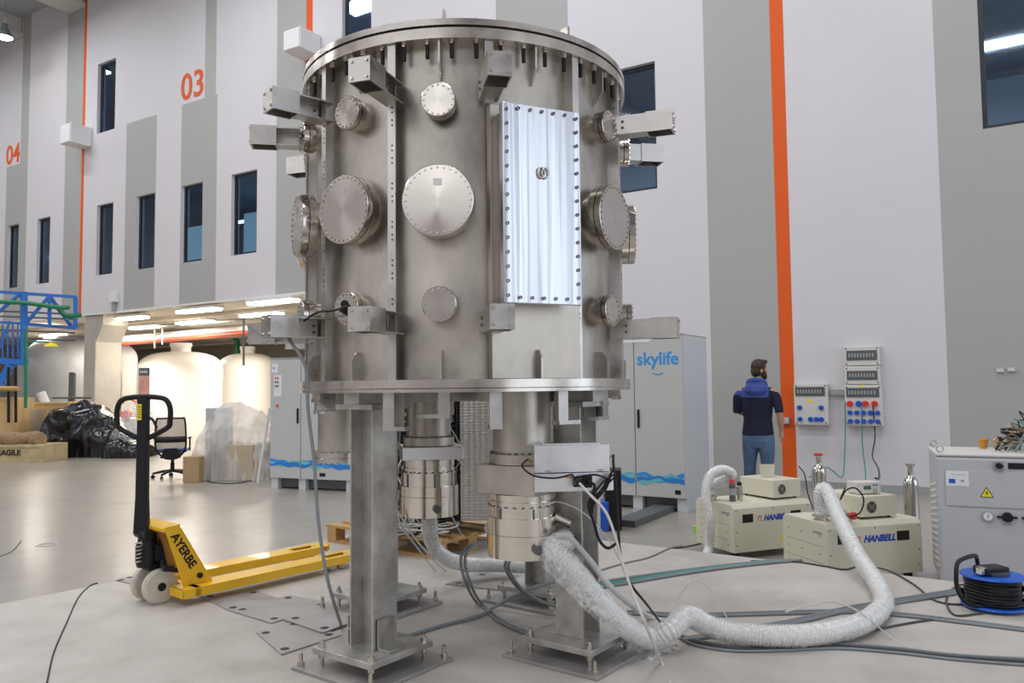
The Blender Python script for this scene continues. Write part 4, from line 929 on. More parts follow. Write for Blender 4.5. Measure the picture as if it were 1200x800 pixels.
b = MB(); b.box(-.09, .06, -.06, .04, .19, .232); b.build('socket_block', 'black', RE, bevel=.008); b = MB(); b.box(-.115, -.08, -.05, -.01, .195, .235); b.build('plug', 'chrome', RE, bevel=.004)
b = MB()
for k in range(9):
    a0 = random.uniform(-1.8, .6); pts = [Vector((.17*math.cos(a0+j*.5), .17*math.sin(a0+j*.5)-.02, random.uniform(.012, .12))) for j in range(5)]; b.tube(smooth_path(pts, 5), .008, 6)
b.build('loose_coils', 'black', RE, kind='stuff')

# ------------------------------------------------------------------ hoses
def along(pts, n=10): return smooth_path(pts, n)
def ribbed(name, label, cat, pts, r, wrap=None, inner='hose', pitch=.012, wr=1.25, group=None):
    P = along(pts, 8); L = sum((P[i+1]-P[i]).length for i in range(len(P)-1)); n = max(20, int(L/(pitch/4)))
    Q = []; acc = [0]
    for i in range(len(P)-1): acc.append(acc[-1]+(P[i+1]-P[i]).length)
    j = 0
    for k in range(n+1):
        s_ = L*k/n
        while j < len(P)-2 and acc[j+1] < s_: j += 1
        Q.append(P[j].lerp(P[j+1], (s_-acc[j])/max(1e-9, acc[j+1]-acc[j])))
    t = thing(name, label, cat, T(*P[-1]), group)
    b = MB(); b.tube(Q, lambda i, t_: r*(1+.10*math.sin(i*math.pi/2+.6)), 14); b.build('corrugated_tube', inner, t, world=True)
    if wrap:
        b = MB(); Q2 = P if len(P) < 400 else P[::2]
        f = lambda i, t_: (lambda a: r*wr*(1+.13*noise.noise(Vector((math.cos(a)*1.6, math.sin(a)*1.6, i*.35)))+.05*noise.noise(Vector((a*3, i*1.3, 2)))))
        b.tube(Q2, f, 20); b.build('plastic_wrap', wrap, t, world=True)
    return t
def H_(px, py, h): return G(px, py, SL+h)
yy = WORLD[VC.name] @ Vector((xC+.20, yC-.08, .80))
xf = WORLD[D2.name] @ Vector((.08, .16, H2+.045))
ribbed('vacuum_hose', 'long corrugated hose in film from the near pump across to the front dry pump', 'hose',
       [yy, at(648, 642, 3.52), at(668, 664, 3.5), at(700, 702, 3.52), at(730, 732, 3.56), H_(762, 748, .07), H_(785, 738, .11), H_(805, 722, .15), H_(830, 733, .09), H_(862, 742, .062), H_(910, 745, .062), H_(965, 742, .062), H_(1010, 730, .062), H_(1035, 708, .062), H_(1028, 684, .062), at(1008, 655, 5.05), at(992, 625, 5.35), at(980, 600, 5.65), xf+Vector((.035, -.02, .18)), xf+Vector((0, 0, .16)), xf], .047, 'wrap2', pitch=.016, wr=1.16)
ribbed('vacuum_hose', 'thick hose in crinkled clear film curving down from the far pump behind the near pump', 'hose',
       [WORLD[VC.name] @ Vector((xB, yB, .79)), H_(506, 634, .30), H_(520, 652, .20), H_(545, 661, .12), H_(580, 662, .09), H_(620, 664, .08), H_(672, 668, .07)], .042, 'wrap', 'hose', wr=1.15)
x1 = WORLD[D1.name] @ Vector((.02, .34, H1+.045))
ribbed('vacuum_hose', 'hose arching up from the further dry pump and down to the floor on its left', 'hose',
       [x1, x1+Vector((0, 0, .08)), at(858, 557, 7.0), at(846, 550, 6.95), at(832, 558, 6.9), at(827, 580, 6.85), at(832, 608, 6.8), G(830, 645, .06), G(822, 660, .05)], .038, 'wrap', wr=1.15)
# clear thin hose leaving the near pump outlet
def cable(name, label, cat, pts, r, m, n=8, seg=8, group=None):
    P = along(pts, seg); b = MB(); b.tube(P, r, n); o = b.build(name, m, None, T(*P[-1]), world=True); return tag(o, label, cat, group)
cable('clear_hose', 'thin clear hose running from the near pump down past the front right leg', 'hose', [at(650, 628, 3.5), at(665, 628, 3.52), at(690, 655, 3.6), at(720, 692, 3.62), H_(760, 722, .02), H_(800, 732, .012)], .014, 'pvc', 10)
# film skirts hanging from the hose and the pump outlet
def film(name, label, grid_pts, m='wrap', amp=.012):
    rows = [smooth_path(r_, 6) for r_ in grid_pts]; nr = len(rows); nc = len(rows[0]); vs = []
    R2 = []
    for j in range((nr-1)*6+1):
        a, f = divmod(j, 6); R2.append([rows[a][i] if f == 0 else rows[a][i].lerp(rows[a+1][i], f/6) for i in range(nc)])
    for j, r_ in enumerate(R2):
        for i, v in enumerate(r_): vs.append(v+Vector((0, 1, .3))*amp*noise.noise(Vector((i*.45, j*.6, 3)))*2)
    nr = len(R2); b = MB(); b.add(vs, [(j*nc+i, j*nc+i+1, (j+1)*nc+i+1, (j+1)*nc+i) for j in range(nr-1) for i in range(nc-1)], True)
    c = vs[0]; o = b.build(name, m, None, T(*c), world=True); s_ = o.modifiers.new('thick', 'SOLIDIFY'); s_.thickness = .0015; return tag(o, label, 'plastic film')
film('plastic_film', 'clear plastic film hanging under the hose at the near pump outlet', [[at(636, 640, 3.44), at(664, 668, 3.44), at(700, 708, 3.46), at(736, 738, 3.5)], [at(634, 662, 3.46), at(660, 688, 3.44), at(692, 722, 3.45), at(724, 745, 3.5)]])
film('plastic_film', 'loose clear film lying on the concrete in front of the hose elbow', [[H_(735, 740, .05), H_(760, 750, .08), H_(785, 742, .08)], [H_(724, 757, .02), H_(752, 764, .02), H_(790, 752, .02)], [H_(720, 768, .004), H_(752, 774, .004), H_(800, 760, .004)]], amp=.02)

# ------------------------------------------------------------------ cables
LG = 'grey cables lying across the concrete platform'
def lay(pts, h): return [H_(x, y, h) for x, y in pts]
for k, (dy, r_, m) in enumerate(((0, .010, 'cable_grey'), (2.2, .008, 'cable_green'), (4, .010, 'cable_grey'))):
    cable('floor_cable', ('rear grey', 'middle green', 'front grey')[k]+' cable running from the front right leg to the further pump', 'cable', lay(((690, 684+dy*1.6), (740, 676+dy*1.5), (800, 668+dy), (860, 661+dy*.7), (905, 657+dy*.5), (940, 656)), r_), r_, m, group='three cables side by side to the dry pumps')
for k, dy in enumerate((0, 2.6)):
    cable('floor_cable', ('rear', 'front')[k]+' grey cable of the pair crossing the platform under the wrapped hose', 'cable', lay(((735, 716+dy), (800, 719+dy), (860, 718+dy), (930, 716+dy), (1000, 715+dy), (1060, 719+dy), (1130, 727+dy), (1210, 737+dy)), .008), .008, 'cable_grey', group='paired trunk cables across the platform')
for k, dy in enumerate((0, 2.4, 4.6)):
    cable('floor_cable', ('rear', 'middle', 'front')[k]+' grey cable of three slanting from the hose elbow to the cable reel', 'cable', lay(((800, 748+dy*.4), (860, 738+dy), (930, 726+dy), (990, 712+dy), (1050, 702+dy), (1100, 694+dy), (1145, 687+dy)), .008), .009, 'cable_grey', group='three cables slanting to the cable reel')
for k, (dy, m) in enumerate(((0, 'cable_grey'), (2.6, 'cable_dark'), (5.4, 'cable_grey'))):
    cable('floor_cable', ('rear grey', 'middle dark', 'front grey')[k]+' cable in the lowest run, in front of the wrapped hose', 'cable', lay(((795, 741+dy), (815, 750+dy), (860, 757+dy), (920, 758+dy*.7), (980, 754+dy), (1050, 759+dy), (1120, 767+dy), (1210, 772+dy*1.4)), .007), .007, m, group='cables in the lowest run on the platform')
cable('floor_cable', 'thin black cable wandering from the dry pumps over the hose to the cable reel', 'cable', lay(((880, 657), (930, 658), (965, 663), (990, 667), (1010, 663), (1040, 668), (1070, 684), (1095, 703), (1125, 708), (1145, 703)), .006), .006, 'cable_dark')
cable('floor_cable', 'black cable looping on the concrete beside the reel', 'cable', lay(((1150, 684), (1122, 686), (1109, 702), (1118, 720), (1145, 719), (1160, 716)), .006), .006, 'cable_dark')
cable('floor_cable', 'black cable from the reel forward to the lowest cable run', 'cable', lay(((1105, 724), (1070, 729), (1030, 737), (985, 750), (955, 757), (935, 752), (915, 742), (890, 738)), .006), .006, 'cable_dark')
cable('floor_cable', 'thin cable curving from behind the leg to the left dry pump hose', 'cable', lay(((690, 672), (730, 660), (760, 653), (785, 642), (800, 639)), .006), .006, 'cable_grey')
cable('floor_cable', 'thin dark cable on the lower floor beyond the platform edge', 'cable', [G(784, 643, .006), G(805, 640, .006), G(832, 634, .006)], .006, 'cable_dark')
cable('white_wire', 'thin white wire slung over the wrapped hose, right of the platform middle', 'wire', lay(((920, 717), (950, 708), (975, 705), (1000, 713), (1020, 728), (1045, 748), (1065, 757)), .13)[:3]+[H_(1000, 713, .14), H_(1022, 728, .08), H_(1045, 748, .004), H_(1068, 760, .004)], .004, 'cable_white', 6)
cable('white_wire', 'thin looping wire rising from the platform behind the hose elbow', 'wire', [H_(780, 720, .004), at(793, 704, 4.4), at(806, 685, 4.4), at(818, 681, 4.4), at(832, 690, 4.4), at(845, 712, 4.3), H_(856, 730, .004)], .003, 'pvc', 6)
# hanging cable at the left of the chamber
q_ = WORLD[VC.name] @ TA(-49.5) @ Vector((.0, -1.0, 1.722))
cable('hanging_cable', 'grey cable hanging from the lower left arm down to the floor plates', 'cable', [q_, at(358, 430, 3.45), at(361, 480, 3.45), at(368, 540, 3.45), at(373, 610, 3.45), at(382, 670, 3.45), at(392, 708, 3.6), H_(400, 733, .01)], .008, 'cable_grey')
cable('sensor_cable', 'short black lead from the arm to the small lower port', 'cable', [WORLD[VC.name] @ TA(-49.5) @ Vector((.05, -.95, 1.80)), at(372, 366, 3.4), at(388, 364, 3.36), at(398, 362, 3.33)], .005, 'black', 6)
b = MB(); p = at(401, 361, 3.30)
for k in range(5): v = p+Vector((random.uniform(-.012, .02), random.uniform(-.01, .01), random.uniform(-.02, .02))); b.lathe([(.0, -.014), (.016, -.01), (.018, .008), (0, .014)], 8, T(*v) @ RX(random.uniform(0, 3)))
tag(b.build('pressure_sensor', 'black', None), 'small black sensor head plugged at the lower left port', 'sensor')
# cables below the chamber
ug = 'grey hoses looping down under the chamber'
for k, d in enumerate((0, 5)):
    cable('coolant_hose', ('left', 'right')[k]+' grey hose looping from the far pump to the front right foot', 'hose', [at(565+d, 634, 4.5), at(548+d, 640, 4.3), at(540+d, 655, 4.1), at(545+d, 680, 3.95), H_(558+d, 705, .02), H_(585+d, 728, .01), H_(622+d, 744, .01)], .008, 'cable_grey', group=ug)
cable('coolant_hose', 'grey hose sweeping from the front left foot back to the rear right leg', 'hose', [H_(480, 744, .01), H_(520, 732, .01), H_(560, 722, .01), H_(585, 708, .03), at(620, 690, 4.4), at(655, 680, 4.5)], .009, 'cable_grey')
for k, d in enumerate((0, 4)):
    cable('coolant_hose', ('left', 'right')[k]+' grey hose dropping from the near pump to the rear right foot', 'hose', [WORLD[VC.name] @ Vector((xC-.06+d*.005, yC, .73)), at(592+d, 665, 4.0), at(606+d, 688, 4.2), at(626+d, 702, 4.35), H_(655, 711, .06)], .007, 'cable_grey', group='twin hoses dropping from the near pump')
for k, d in enumerate((0, 6)):
    cable('white_wire', ('left', 'right')[k]+' white wire sagging from the far pump to the concrete', 'wire', [at(466, 598, 4.3), at(470+d, 615, 4.3), at(488+d, 640, 4.5), H_(510+d*2, 668, .005), H_(540+d*3, 686, .005)], .006, 'cable_white', 6, group='pair of white wires under the far pump')
cable('white_wire', 'white cable arcing from the valve connector past the leg down to the foreground', 'wire', [VX @ Vector((.18, -.09, q0-.035)), at(690, 578, 3.30), at(710, 600, 3.28), at(722, 632, 3.28), at(728, 655, 3.28), at(740, 690, 3.25), at(758, 735, 3.2), H_(775, 775, .01), H_(790, 812, .005)], .0058, 'cable_white', 8)
cable('black_cable', 'black cable from the right side of the valve housing down to the floor', 'cable', [VX @ Vector((.352, .0, q0+.075)), at(719, 545, 3.45), at(722, 575, 3.45), at(724, 610, 3.45), at(728, 655, 3.45), at(740, 685, 3.5), at(758, 708, 3.62), H_(776, 732, .01)], .0058, 'black')
cable('black_cable', 'black cable looping below the valve connector beside the leg', 'cable', [VX @ Vector((.22, -.04, q0-.03)), at(697, 570, 3.35), at(690, 592, 3.38), at(696, 612, 3.4), at(702, 632, 3.42), at(712, 642, 3.44), at(723, 636, 3.45)], .007, 'black')
cable('black_cable', 'thin black air line curving across the front of the valve housing', 'cable', [VX @ Vector((-.03, .02, q0+.06)), at(612, 546, 3.36), at(625, 557, 3.34), at(650, 560, 3.34), at(670, 556, 3.34), VX @ Vector((.17, -.028, q0-.016)), at(697, 556, 3.36), at(712, 560, 3.38), at(720, 555, 3.42)], .0042, 'black', 6)
b = MB()
for k in range(5):
    pts = [at(716+random.uniform(-4, 6), 553+random.uniform(-3, 6), 3.4), at(705+random.uniform(-5, 5), 572+random.uniform(-5, 5), 3.4), at(694+random.uniform(-4, 4), 586+random.uniform(-5, 5), 3.4), at(692+random.uniform(-4, 5), 597+random.uniform(-3, 8), 3.4)]; b.tube(smooth_path(pts, 5), .0045, 5)
o = tag(b.build('cable_knot', 'black', None), 'knot of black leads hanging at the right end of the valve housing', 'cables'); o['kind'] = 'stuff'
cable('thin_wire', 'thin grey wire arcing from the pump outlet to the right past the leg', 'wire', [at(640, 592, 3.5), at(655, 588, 3.5), at(680, 598, 3.5), at(700, 616, 3.55), at(716, 636, 3.7), at(725, 655, 3.9)], .0028, 'cable_white', 5)
cable('green_wire', 'left green cable hanging from the socket boards to the dry pumps', 'cable', [WM @ Vector((*[wp(993, 470)[0], -.18, wp(993, 470)[1]],)), WM @ Vector((wp(992.5, 500)[0], -.14, wp(992.5, 500)[1])), WM @ Vector((wp(992, 530)[0], -.16, wp(992, 530)[1])), WM @ Vector((wp(991, 556)[0], -.3, wp(991, 556)[1])), WM @ Vector((wp(989, 572)[0], -1.2, .42)), WM @ Vector((wp(987, 574)[0], -2.2, .40))], .008, 'cable_green', 6)
cable('green_wire', 'right green cable hanging from the socket boards', 'cable', [WM @ Vector((wp(1012, 475)[0], -.18, wp(1012, 475)[1])), WM @ Vector((wp(1012, 520)[0], -.10, wp(1012, 520)[1])), WM @ Vector((wp(1016, 550)[0], -.15, wp(1016, 550)[1])), WM @ Vector((wp(1017, 570)[0], -.25, .12))], .008, 'cable_green', 6)
cable('black_cable', 'dark cable hanging from the right red socket to the digital gauge', 'cable', [WM @ Vector((wp(1025, 474)[0], -.18, wp(1025, 474)[1])), WM @ Vector((wp(1027, 510)[0], -.14, wp(1027, 510)[1])), WM @ Vector((wp(1028, 530)[0], -.5, wp(1028, 530)[1])), at(1029, 548, 7.6), at(1030, 560, 6.9), at(1026, 560, 6.45)], .009, 'cable_dark', 6)
cable('black_cable', 'black lead from the card on the controller down the front of the further pump', 'cable', [at(936, 546, 6.95), at(943, 556, 6.9), at(946, 575, 6.85), at(950, 588, 6.8), at(955, 600, 6.62)], .005, 'black', 6)
cable('black_cable', 'black lead looping beside the controller box on the front pump', 'cable', [at(990, 572, 6.05), at(985, 585, 6.0), at(992, 574, 5.9), at(1003, 572, 5.85), at(1012, 584, 5.85), at(1008, 600, 5.85), at(994, 606, 5.85)], .006, 'black', 6)

# ------------------------------------------------------------------ under the facade: lamps, pipes, tanks
for px, py, L_ in ((320, 353, 1.5), (306, 368, 1.5), (233, 363, 1.5), (228, 377, 1.5), (155, 372, 1.2), (170, 383, 1.4), (62, 392, 1.4), (70, 398, 1.2)):
    p = G(px, py, FAC-.13); q = WI @ p
    nm_ = {320: 'tube light under the low ceiling nearest the chamber, in the front row', 306: 'tube light just behind the one nearest the chamber', 233: 'front tube light in the middle, above the left white tank', 228: 'middle tube light behind the front one, above the left white tank', 155: 'front tube light right beside the concrete column', 170: 'second tube light behind the one beside the column', 62: 'nearer tube light left of the column over the grey vessel', 70: 'further tube light left of the column over the grey vessel'}[px]
    t = thing('tube_light', nm_, 'light', WM @ T(q.x, q.y, FAC-.12), 'tube lights under the low ceiling')
    b = MB(); b.box(-L_/2, L_/2, -.15, .15, 0, .06); b.build('housing', 'white', t)
    b = MB(); b.box(-L_/2+.03, L_/2-.03, -.13, .13, -.06, 0); b.build('tube', 'lamp', t, bevel=.02)
for s, d, w in ((-14.5, 1.3, 140), (-11.5, 1.3, 110), (-18, 1.0, 110), (-13.5, 5.6, 190), (-18.5, 6.5, 120), (-9, 4, 120), (-4, 3, 90), (-9, 9, 120), (-22, 3, 120)):
    area('bay_light', (s, d, FAC-.30), (1.6, .3), w, (1, .92, .80))
def wallrun(p0, p1, Y0, Y1): return [at(*p0, Y0), at(*p1, Y1)]
def bar(name, label, cat, p0, p1, r, m, n=10, parent=None):
    b = MB(); b.cyl(p0, p1, r, n=n); o = b.build(name, m, parent, T(*p0) if not parent else None, world=True)
    return tag(o, label, cat) if not parent else o
bar('red_pipe', 'long red sprinkler pipe under the low ceiling behind the white tanks', 'pipe', at(140, 402.5, 24), at(300, 389, 20.2), .075, 'redpipe')
bar('white_pipe', 'long white pipe running just above the red pipe', 'pipe', at(130, 398.5, 24.2), at(300, 386, 20.4), .11, 'whitepipe')
bar('grey_conduit', 'grey conduit along the low ceiling above the white pipe', 'pipe', at(130, 387, 25), at(310, 373, 21), .06, 'galv')
t = thing('green_pipe', 'green painted pipe with a bend behind the far end of the red pipe', 'pipe', T(*at(277, 398, 24)))
b = MB(); b.tube(smooth_path([at(200, 394, 33), at(265, 394, 32), at(276, 397, 31.5), at(278, 405, 31.5), at(278, 440, 31.5)]), .10, 10); b.build('pipe_run', 'green', t, world=True)
bar('hanging_rod', 'thin rod hanging from the low ceiling in front of the right white tank', 'rod', at(285.5, 372, 18), at(285.5, 428, 18), .025, 'greyd')
for p0, p1 in (((182, 383), (182, 402)), ((188, 383), (188, 402)), ((182, 402), (188, 402))): pass
t = thing('pipe_bracket', 'grey hanging bracket holding the pipes left of the white tanks', 'bracket', T(*at(184, 400, 22)))
b = MB(); b.cyl(at(181, 384, 22), at(181, 408, 22), .025, n=6); b.cyl(at(190, 384, 22), at(190, 404, 22), .025, n=6); b.cyl(at(181, 392, 22), at(190, 391, 22), .025, n=6); b.build('hanger', 'galv', t, world=True)

def ptank(px, rpx, Y, ytop, ydome, ysh, npx, label, m='tankw'):
    c = at(px, 456, Y); r = rpx*Y/FPX; z1 = at(px, ytop, Y).z; z2 = at(px, ydome, Y).z; z3 = at(px, ysh, Y).z; rn = npx*Y/FPX
    t = thing('storage_tank', label, 'tank', T(c.x, c.y, 0))
    pr = [(r, 0.0)]+[(r+(.012 if k % 2 else 0), z3*k/8) for k in range(1, 8)]+[(r, z3)]+[(r*math.cos(a)**.7, z3+(z2-z3)*math.sin(a)) for a in [.157*k for k in range(1, 10)]]+[(rn, z2)]
    b = MB(); b.slathe(pr, 48); b.build('tank_shell', m, t)
    if rn > .05: b = MB(); b.lathe([(rn, z2-.05), (rn, z1-.12), (rn*1.12, z1-.12), (rn*1.12, z1), (0, z1)], 28); b.build('tank_neck', m, t)
    return t
ptank(211.5, 46, 26, 402, 412, 430, 11, 'left white plastic storage tank with a neck, glowing under the bay lights')
ptank(290, 33, 29, 406, 414, 430, 8, 'right white plastic storage tank, partly behind the grey cabinet')
ptank(112, 44, 29, 397, 398, 420, 0, 'white storage tank mostly hidden behind the concrete column')
ptank(82, 54, 24.5, 392, 393, 442, 0, 'large grey domed vessel left of the concrete column', 'tankg')
# banner
p = at(169, 431, 20.5); t = thing('banner_stand', 'narrow pink roll-up banner with a dark head in front of the left tank', 'banner', T(p.x, p.y, 0))
b = MB(); b.box(-.14, .14, 0, .012, .05, p.z-.2); b.build('banner_print', 'pink', t); b = MB(); b.box(-.14, .14, -.001, .013, p.z-.2, p.z); b.build('banner_head', 'greyd', t)
b = MB()
for k in range(4): b.box(-.10+.05*k, -.075+.05*k, -.003, -.001, p.z-.13, p.z-.07)
b.build('banner_marks', 'paper', t); b = MB(); b.box(-.17, .17, -.12, .12, 0, .05); b.build('banner_base', 'grey', t)
# back shelves of the bay
b = MB(); q = WI @ at(206, 398, 30); b.box(-9, -1.5, 12.6, 13.9, 2.05, 2.2, X=WM); struct(b.build('trim_11', 'backwall'))

# ------------------------------------------------------------------ blue steel walkway
YW = 18.2
BW = thing('steel_walkway', 'blue steel access platform with braced railings at the left edge', 'walkway', T(*at(28, 427, YW)))
def bx(name, p0, p1, w=.07, m='steel_blue', Y0=YW, Y1=None):
    a, c = at(*p0, Y0), at(*p1, Y1 or Y0); b = MB(); d = (c-a); X = aim(a, c); b.box(-w/2, w/2, -w/2, w/2, 0, d.length, X=X); return b.build(name, m, BW, world=True)
YE = 19.0
bx('top_chord', (-14, 341), (90, 348), .07, Y1=YE); bx('bottom_chord', (29, 379.5), (89, 384.5), .07, Y1=YE); bx('end_post', (88.5, 348), (88.5, 385), .08, Y0=YE)
bx('railing_post', (28, 342), (28, 427), .13); bx('middle_post', (58, 346), (58, 381), .07)
bx('brace', (31, 378), (57, 348), .06); bx('brace', (59, 348), (84, 383), .06, Y1=YE); bx('brace', (-2, 366), (25, 343), .06)
bx('deck_beam', (-14, 421), (32, 425), .13); bx('upper_rail', (-14, 377), (27, 379), .06)
for x in (3, 9, 15, 21): bx('baluster', (x, 380), (x, 419), .03)
bx('stair_stringer', (-6, 462), (13, 427), .14); bx('brace', (-6, 420), (12, 376), .04)
for k in range(4): bx('stair_tread', (-4+k*4, 455-k*7), (3+k*4, 455-k*7), .05, 'greyd')
for y in (366, 372, 388, 397): bx('cable_tray', (-14, y-2), (88, y+2), .04, 'greyd', Y0=18.8, Y1=19.6)
t = thing('green_pipe', 'green pipe running along the blue walkway railing', 'pipe', T(*at(40, 357, 18)))
b = MB(); b.tube(smooth_path([at(-14, 353, 17.9), at(30, 355, 18), at(68, 360, 18.1), at(82, 360, 18.2)]), .05, 8); b.tube(smooth_path([at(66, 358, 18.4), at(76, 369, 18.4), at(84, 370, 18.4), at(94, 369, 18.6)]), .06, 8); b.build('pipe_run', 'green', t, world=True)
bar('green_post', 'thin green post rising beside the plywood crates', 'post', at(30, 478, 17), at(30, 386, 17), .035, 'green')
t = thing('yellow_shower', 'small yellow emergency shower head on a thin green arm', 'shower', T(*at(60, 402, 17)))
b = MB(); b.cyl(at(30, 400, 17), at(62, 401, 17), .018, n=6); b.build('shower_arm', 'green', t, world=True); p = at(60, 405, 17); b = MB(); b.lathe([(.14, -.02), (.11, .03), (.02, .07)], 20, T(*p)); b.build('shower_head', 'tri', t, world=True)
for x in (10, 18.5): bar('black_rod', 'thin black rod standing behind the plywood crates at the left edge', 'rod', at(x, 495, 17.3), at(x, 430, 17.3), .03, 'black')
bpy.data.objects['black_rod']['label'] = 'thin black rod behind the crates, the one nearer the left picture edge'; bpy.data.objects['black_rod.001']['label'] = 'thin black rod behind the crates, the one nearer the blue post'; bpy.data.objects['black_rod']['group'] = bpy.data.objects['black_rod.001']['group'] = 'black rods by the plywood crates'
# crates
def pbox(name, label, cat, x0, x1, yt, yb, Y, d, m, ang=-10, bev=.005):
    a = at(x0, yb, Y); c = at(x1, yb, Y); z = at((x0+x1)/2, yt, Y).z; t = thing(name, label, cat, T(a.x, a.y, max(0, min(a.z, .0))) @ RZ(R(ang)))
    b = MB(); w = (c-a).length; b.box(0, w, 0, d, 0, z); o = b.build('panel', m, t, bevel=bev)
    b = MB(); f = .05; b.box(0, w, -.02, 0, z-f, z); b.box(0, w, -.02, 0, 0, f); b.box(0, f, -.02, 0, f, z-f); b.box(w-f, w, -.02, 0, f, z-f); b.build('batten', m, t)
    return t, w, z
pbox('plywood_crate', 'tall pale plywood crate at the far left edge', 'crate', -22, 20, 466, 530, 17.6, .6, 'ply')
pbox('plywood_crate', 'narrow darker plywood crate between two taller ones', 'crate', 20.5, 37, 479, 530, 18.0, .6, 'panelwood')
pbox('plywood_crate', 'wide plywood crate behind the black plastic heap', 'crate', 37.5, 85, 471, 530, 18.4, .6, 'ply')
t, w, z = pbox('fragile_crate', 'low open crate marked in capitals, on the floor at the left', 'crate', -28, 55, 521, 541, 16.6, .8, 'crate', -6)
text('crate_lettering', 'FRAGILE', .165, 'black', t, T(w*.475, -.022, z*.56) @ UP, .001, bold=.004)
b = MB(); q = [Vector((w-.7+.12*k, .3+.1*math.sin(k), z+.10+.02*math.sin(k*2))) for k in range(-6, 5)]; b.tube(q, lambda i, t_: .16+.03*math.sin(i*1.7), 14, X=WORLD[t.name]); tag(b.build('burlap_sack', 'burlap', None), 'brown burlap sack lying in the low crate', 'sack')
b = MB(); b.cyl(at(2, 455, 17.2), at(2, 455, 17.2)+Vector((1e-3, 0, 0)), .01)
bar('wooden_pole', 'pale wooden pole laid across the top of the left crates', 'pole', at(-16, 455, 17.2), at(22, 455.5, 17.2), .06, 'wood')
bar('white_roll', 'white paper roll leaning out behind the plywood crates', 'roll', at(55, 476, 18.6), at(48, 460, 18.6), .10, 'white', 16)
t = thing('dark_post', 'dark padded post with a thin cross bar behind the black heap', 'post', T(*at(86, 530, 19)))
b = MB(); a = at(85, 436, 19); b.box(a.x-.065, a.x+.065, a.y-.06, a.y+.06, 0, a.z); b.build('post_body', 'greyd', t, world=True, bevel=.02)
b = MB(); b.cyl(at(61, 466, 18.9), at(107, 466, 18.9), .025, n=8); b.build('cross_bar', 'greyd', t, world=True)

# ------------------------------------------------------------------ draped heaps
def drape(name, label, cat, x0, x1, yb, Y, D, Hs, m, amp, seed, nu=90, nv=60, fold=1.0, flare=.12, pw=14, fs=1.0):
    """a sheet over a heap: u runs along, v goes from the front hem over the top to the back hem"""
    a, c = at(x0, yb, Y), at(x1, yb, Y); W = c.x-a.x; vs = []
    for j in range(nv+1):
        v = j/nv; ph = math.pi*v
        for i in range(nu+1):
            u = i/nu; k = u*(len(Hs)-1); i0 = min(int(k), len(Hs)-2); f = k-i0; f = f*f*(3-2*f); h = Hs[i0]*(1-f)+Hs[i0+1]*f
            e = min(1, 1.02-abs(2*u-1)**pw)
            zz = h*min(1, (math.sin(ph)+.0001)**.55)*max(.0, e)
            y = D/2-math.cos(ph)**1*abs(math.cos(ph))**.25*(D/2)*(1 if True else 0) if math.cos(ph) >= 0 else D/2+abs(math.cos(ph))**1.25*(D/2)
            x = W*u
            low = 1-zz/max(h, .01); P_ = Vector((x*4*fs+seed, y*4*fs, zz*4*fs))
            n1 = 1-abs(noise.noise(P_*.55))*2; n2 = 1-abs(noise.noise(P_*1.3+Vector((7, 1, 3))))*2; n3 = noise.noise(Vector((x*9+seed, y*2, 5)))
            d = amp*(.6*n1+.35*n2-.4)
            y += (-1 if v < .5 else 1)*(d+low*flare*(.5+n3*fold)); zz = max(.004, zz+d*.8*(1-low)); x += amp*.7*noise.noise(P_*.8+Vector((0, 9, 9)))
            vs.append((x, y, zz))
    b = MB(); nc = nu+1; b.add(vs, [(j*nc+i, j*nc+i+1, (j+1)*nc+i+1, (j+1)*nc+i) for j in range(nv) for i in range(nu)], True)
    return tag(b.build(name, m, None, T(a.x, a.y, 0)), label, cat), W
drape('black_plastic_heap', 'big heap wrapped in shiny crumpled black plastic on the floor at the left', 'plastic heap', 38, 152, 534, 17.6, 1.0, [.95, 1.05, 1.2, 1.27, 1.12, .9, .5, .3], 'bag', .17, 3, 150, 90, flare=.05, fs=.45)
drape('black_plastic_tail', 'low flat end of the black plastic trailing behind the pallet jack handle', 'plastic', 120, 168, 532, 17.3, .8, [.45, .5, .35, .3], 'bag', .08, 9, 60, 40, flare=.05, fs=.6)
drape('dust_sheet', 'milky plastic dust sheet draped over stored goods beside the grey cabinet', 'plastic sheet', 218, 318, 563, 12.9, 1.3, [.70, .98, 1.27, 1.27, 1.18, 1.10, .88, .68], 'sheet', .075, 21, 110, 70, flare=.16)
def sbox(name, label, cat, x0, x1, yt, yb, Y, d, m, ang=0):
    a, c = at(x0, yb, Y), at(x1, yb, Y); z = at((x0+x1)/2, yt, Y).z; b = MB(); b.box(0, c.x-a.x, 0, d, 0, z); return tag(b.build(name, m, None, T(a.x, a.y, 0) @ RZ(R(ang)), bevel=.008), label, cat)
sbox('cardboard_box', 'small cardboard box at the left foot of the dust sheet', 'box', 214, 234, 535, 557, 12.7, .35, 'card', -6)
sbox('wooden_board', 'beige wooden cabinet side showing under the dust sheet', 'cabinet', 266, 297, 521, 560, 12.85, .3, 'panelwood', -4)
sbox('stored_machine', 'tall grey crate shape standing inside under the dust sheet', 'crate', 240, 263, 478, 558, 13.4, .4, 'chill', 0)
sbox('stored_machine', 'wide low dark bench inside under the dust sheet', 'bench', 246, 312, 520, 558, 13.3, .5, 'greyd', 0)
p = G(246, 562, 0); b = MB(); b.slathe([(.16, .0), (.17, .08), (.13, .2), (.06, .27), (.001, .29)], 18); tag(b.build('dark_bundle', 'blue', None, T(p.x+.03, p.y, 0)), 'small dark blue bundle on the floor before the dust sheet', 'bundle')
bpy.data.objects['dark_bundle'].data.materials[0] = M['cable_dark']
cable('floor_cable', 'thin dark cable lying on the floor by the office chair', 'cable', [G(225, 563, .008), G(236, 560, .008), G(248, 565, .008), G(275, 566, .008), G(300, 562, .008)], .009, 'cable_dark')
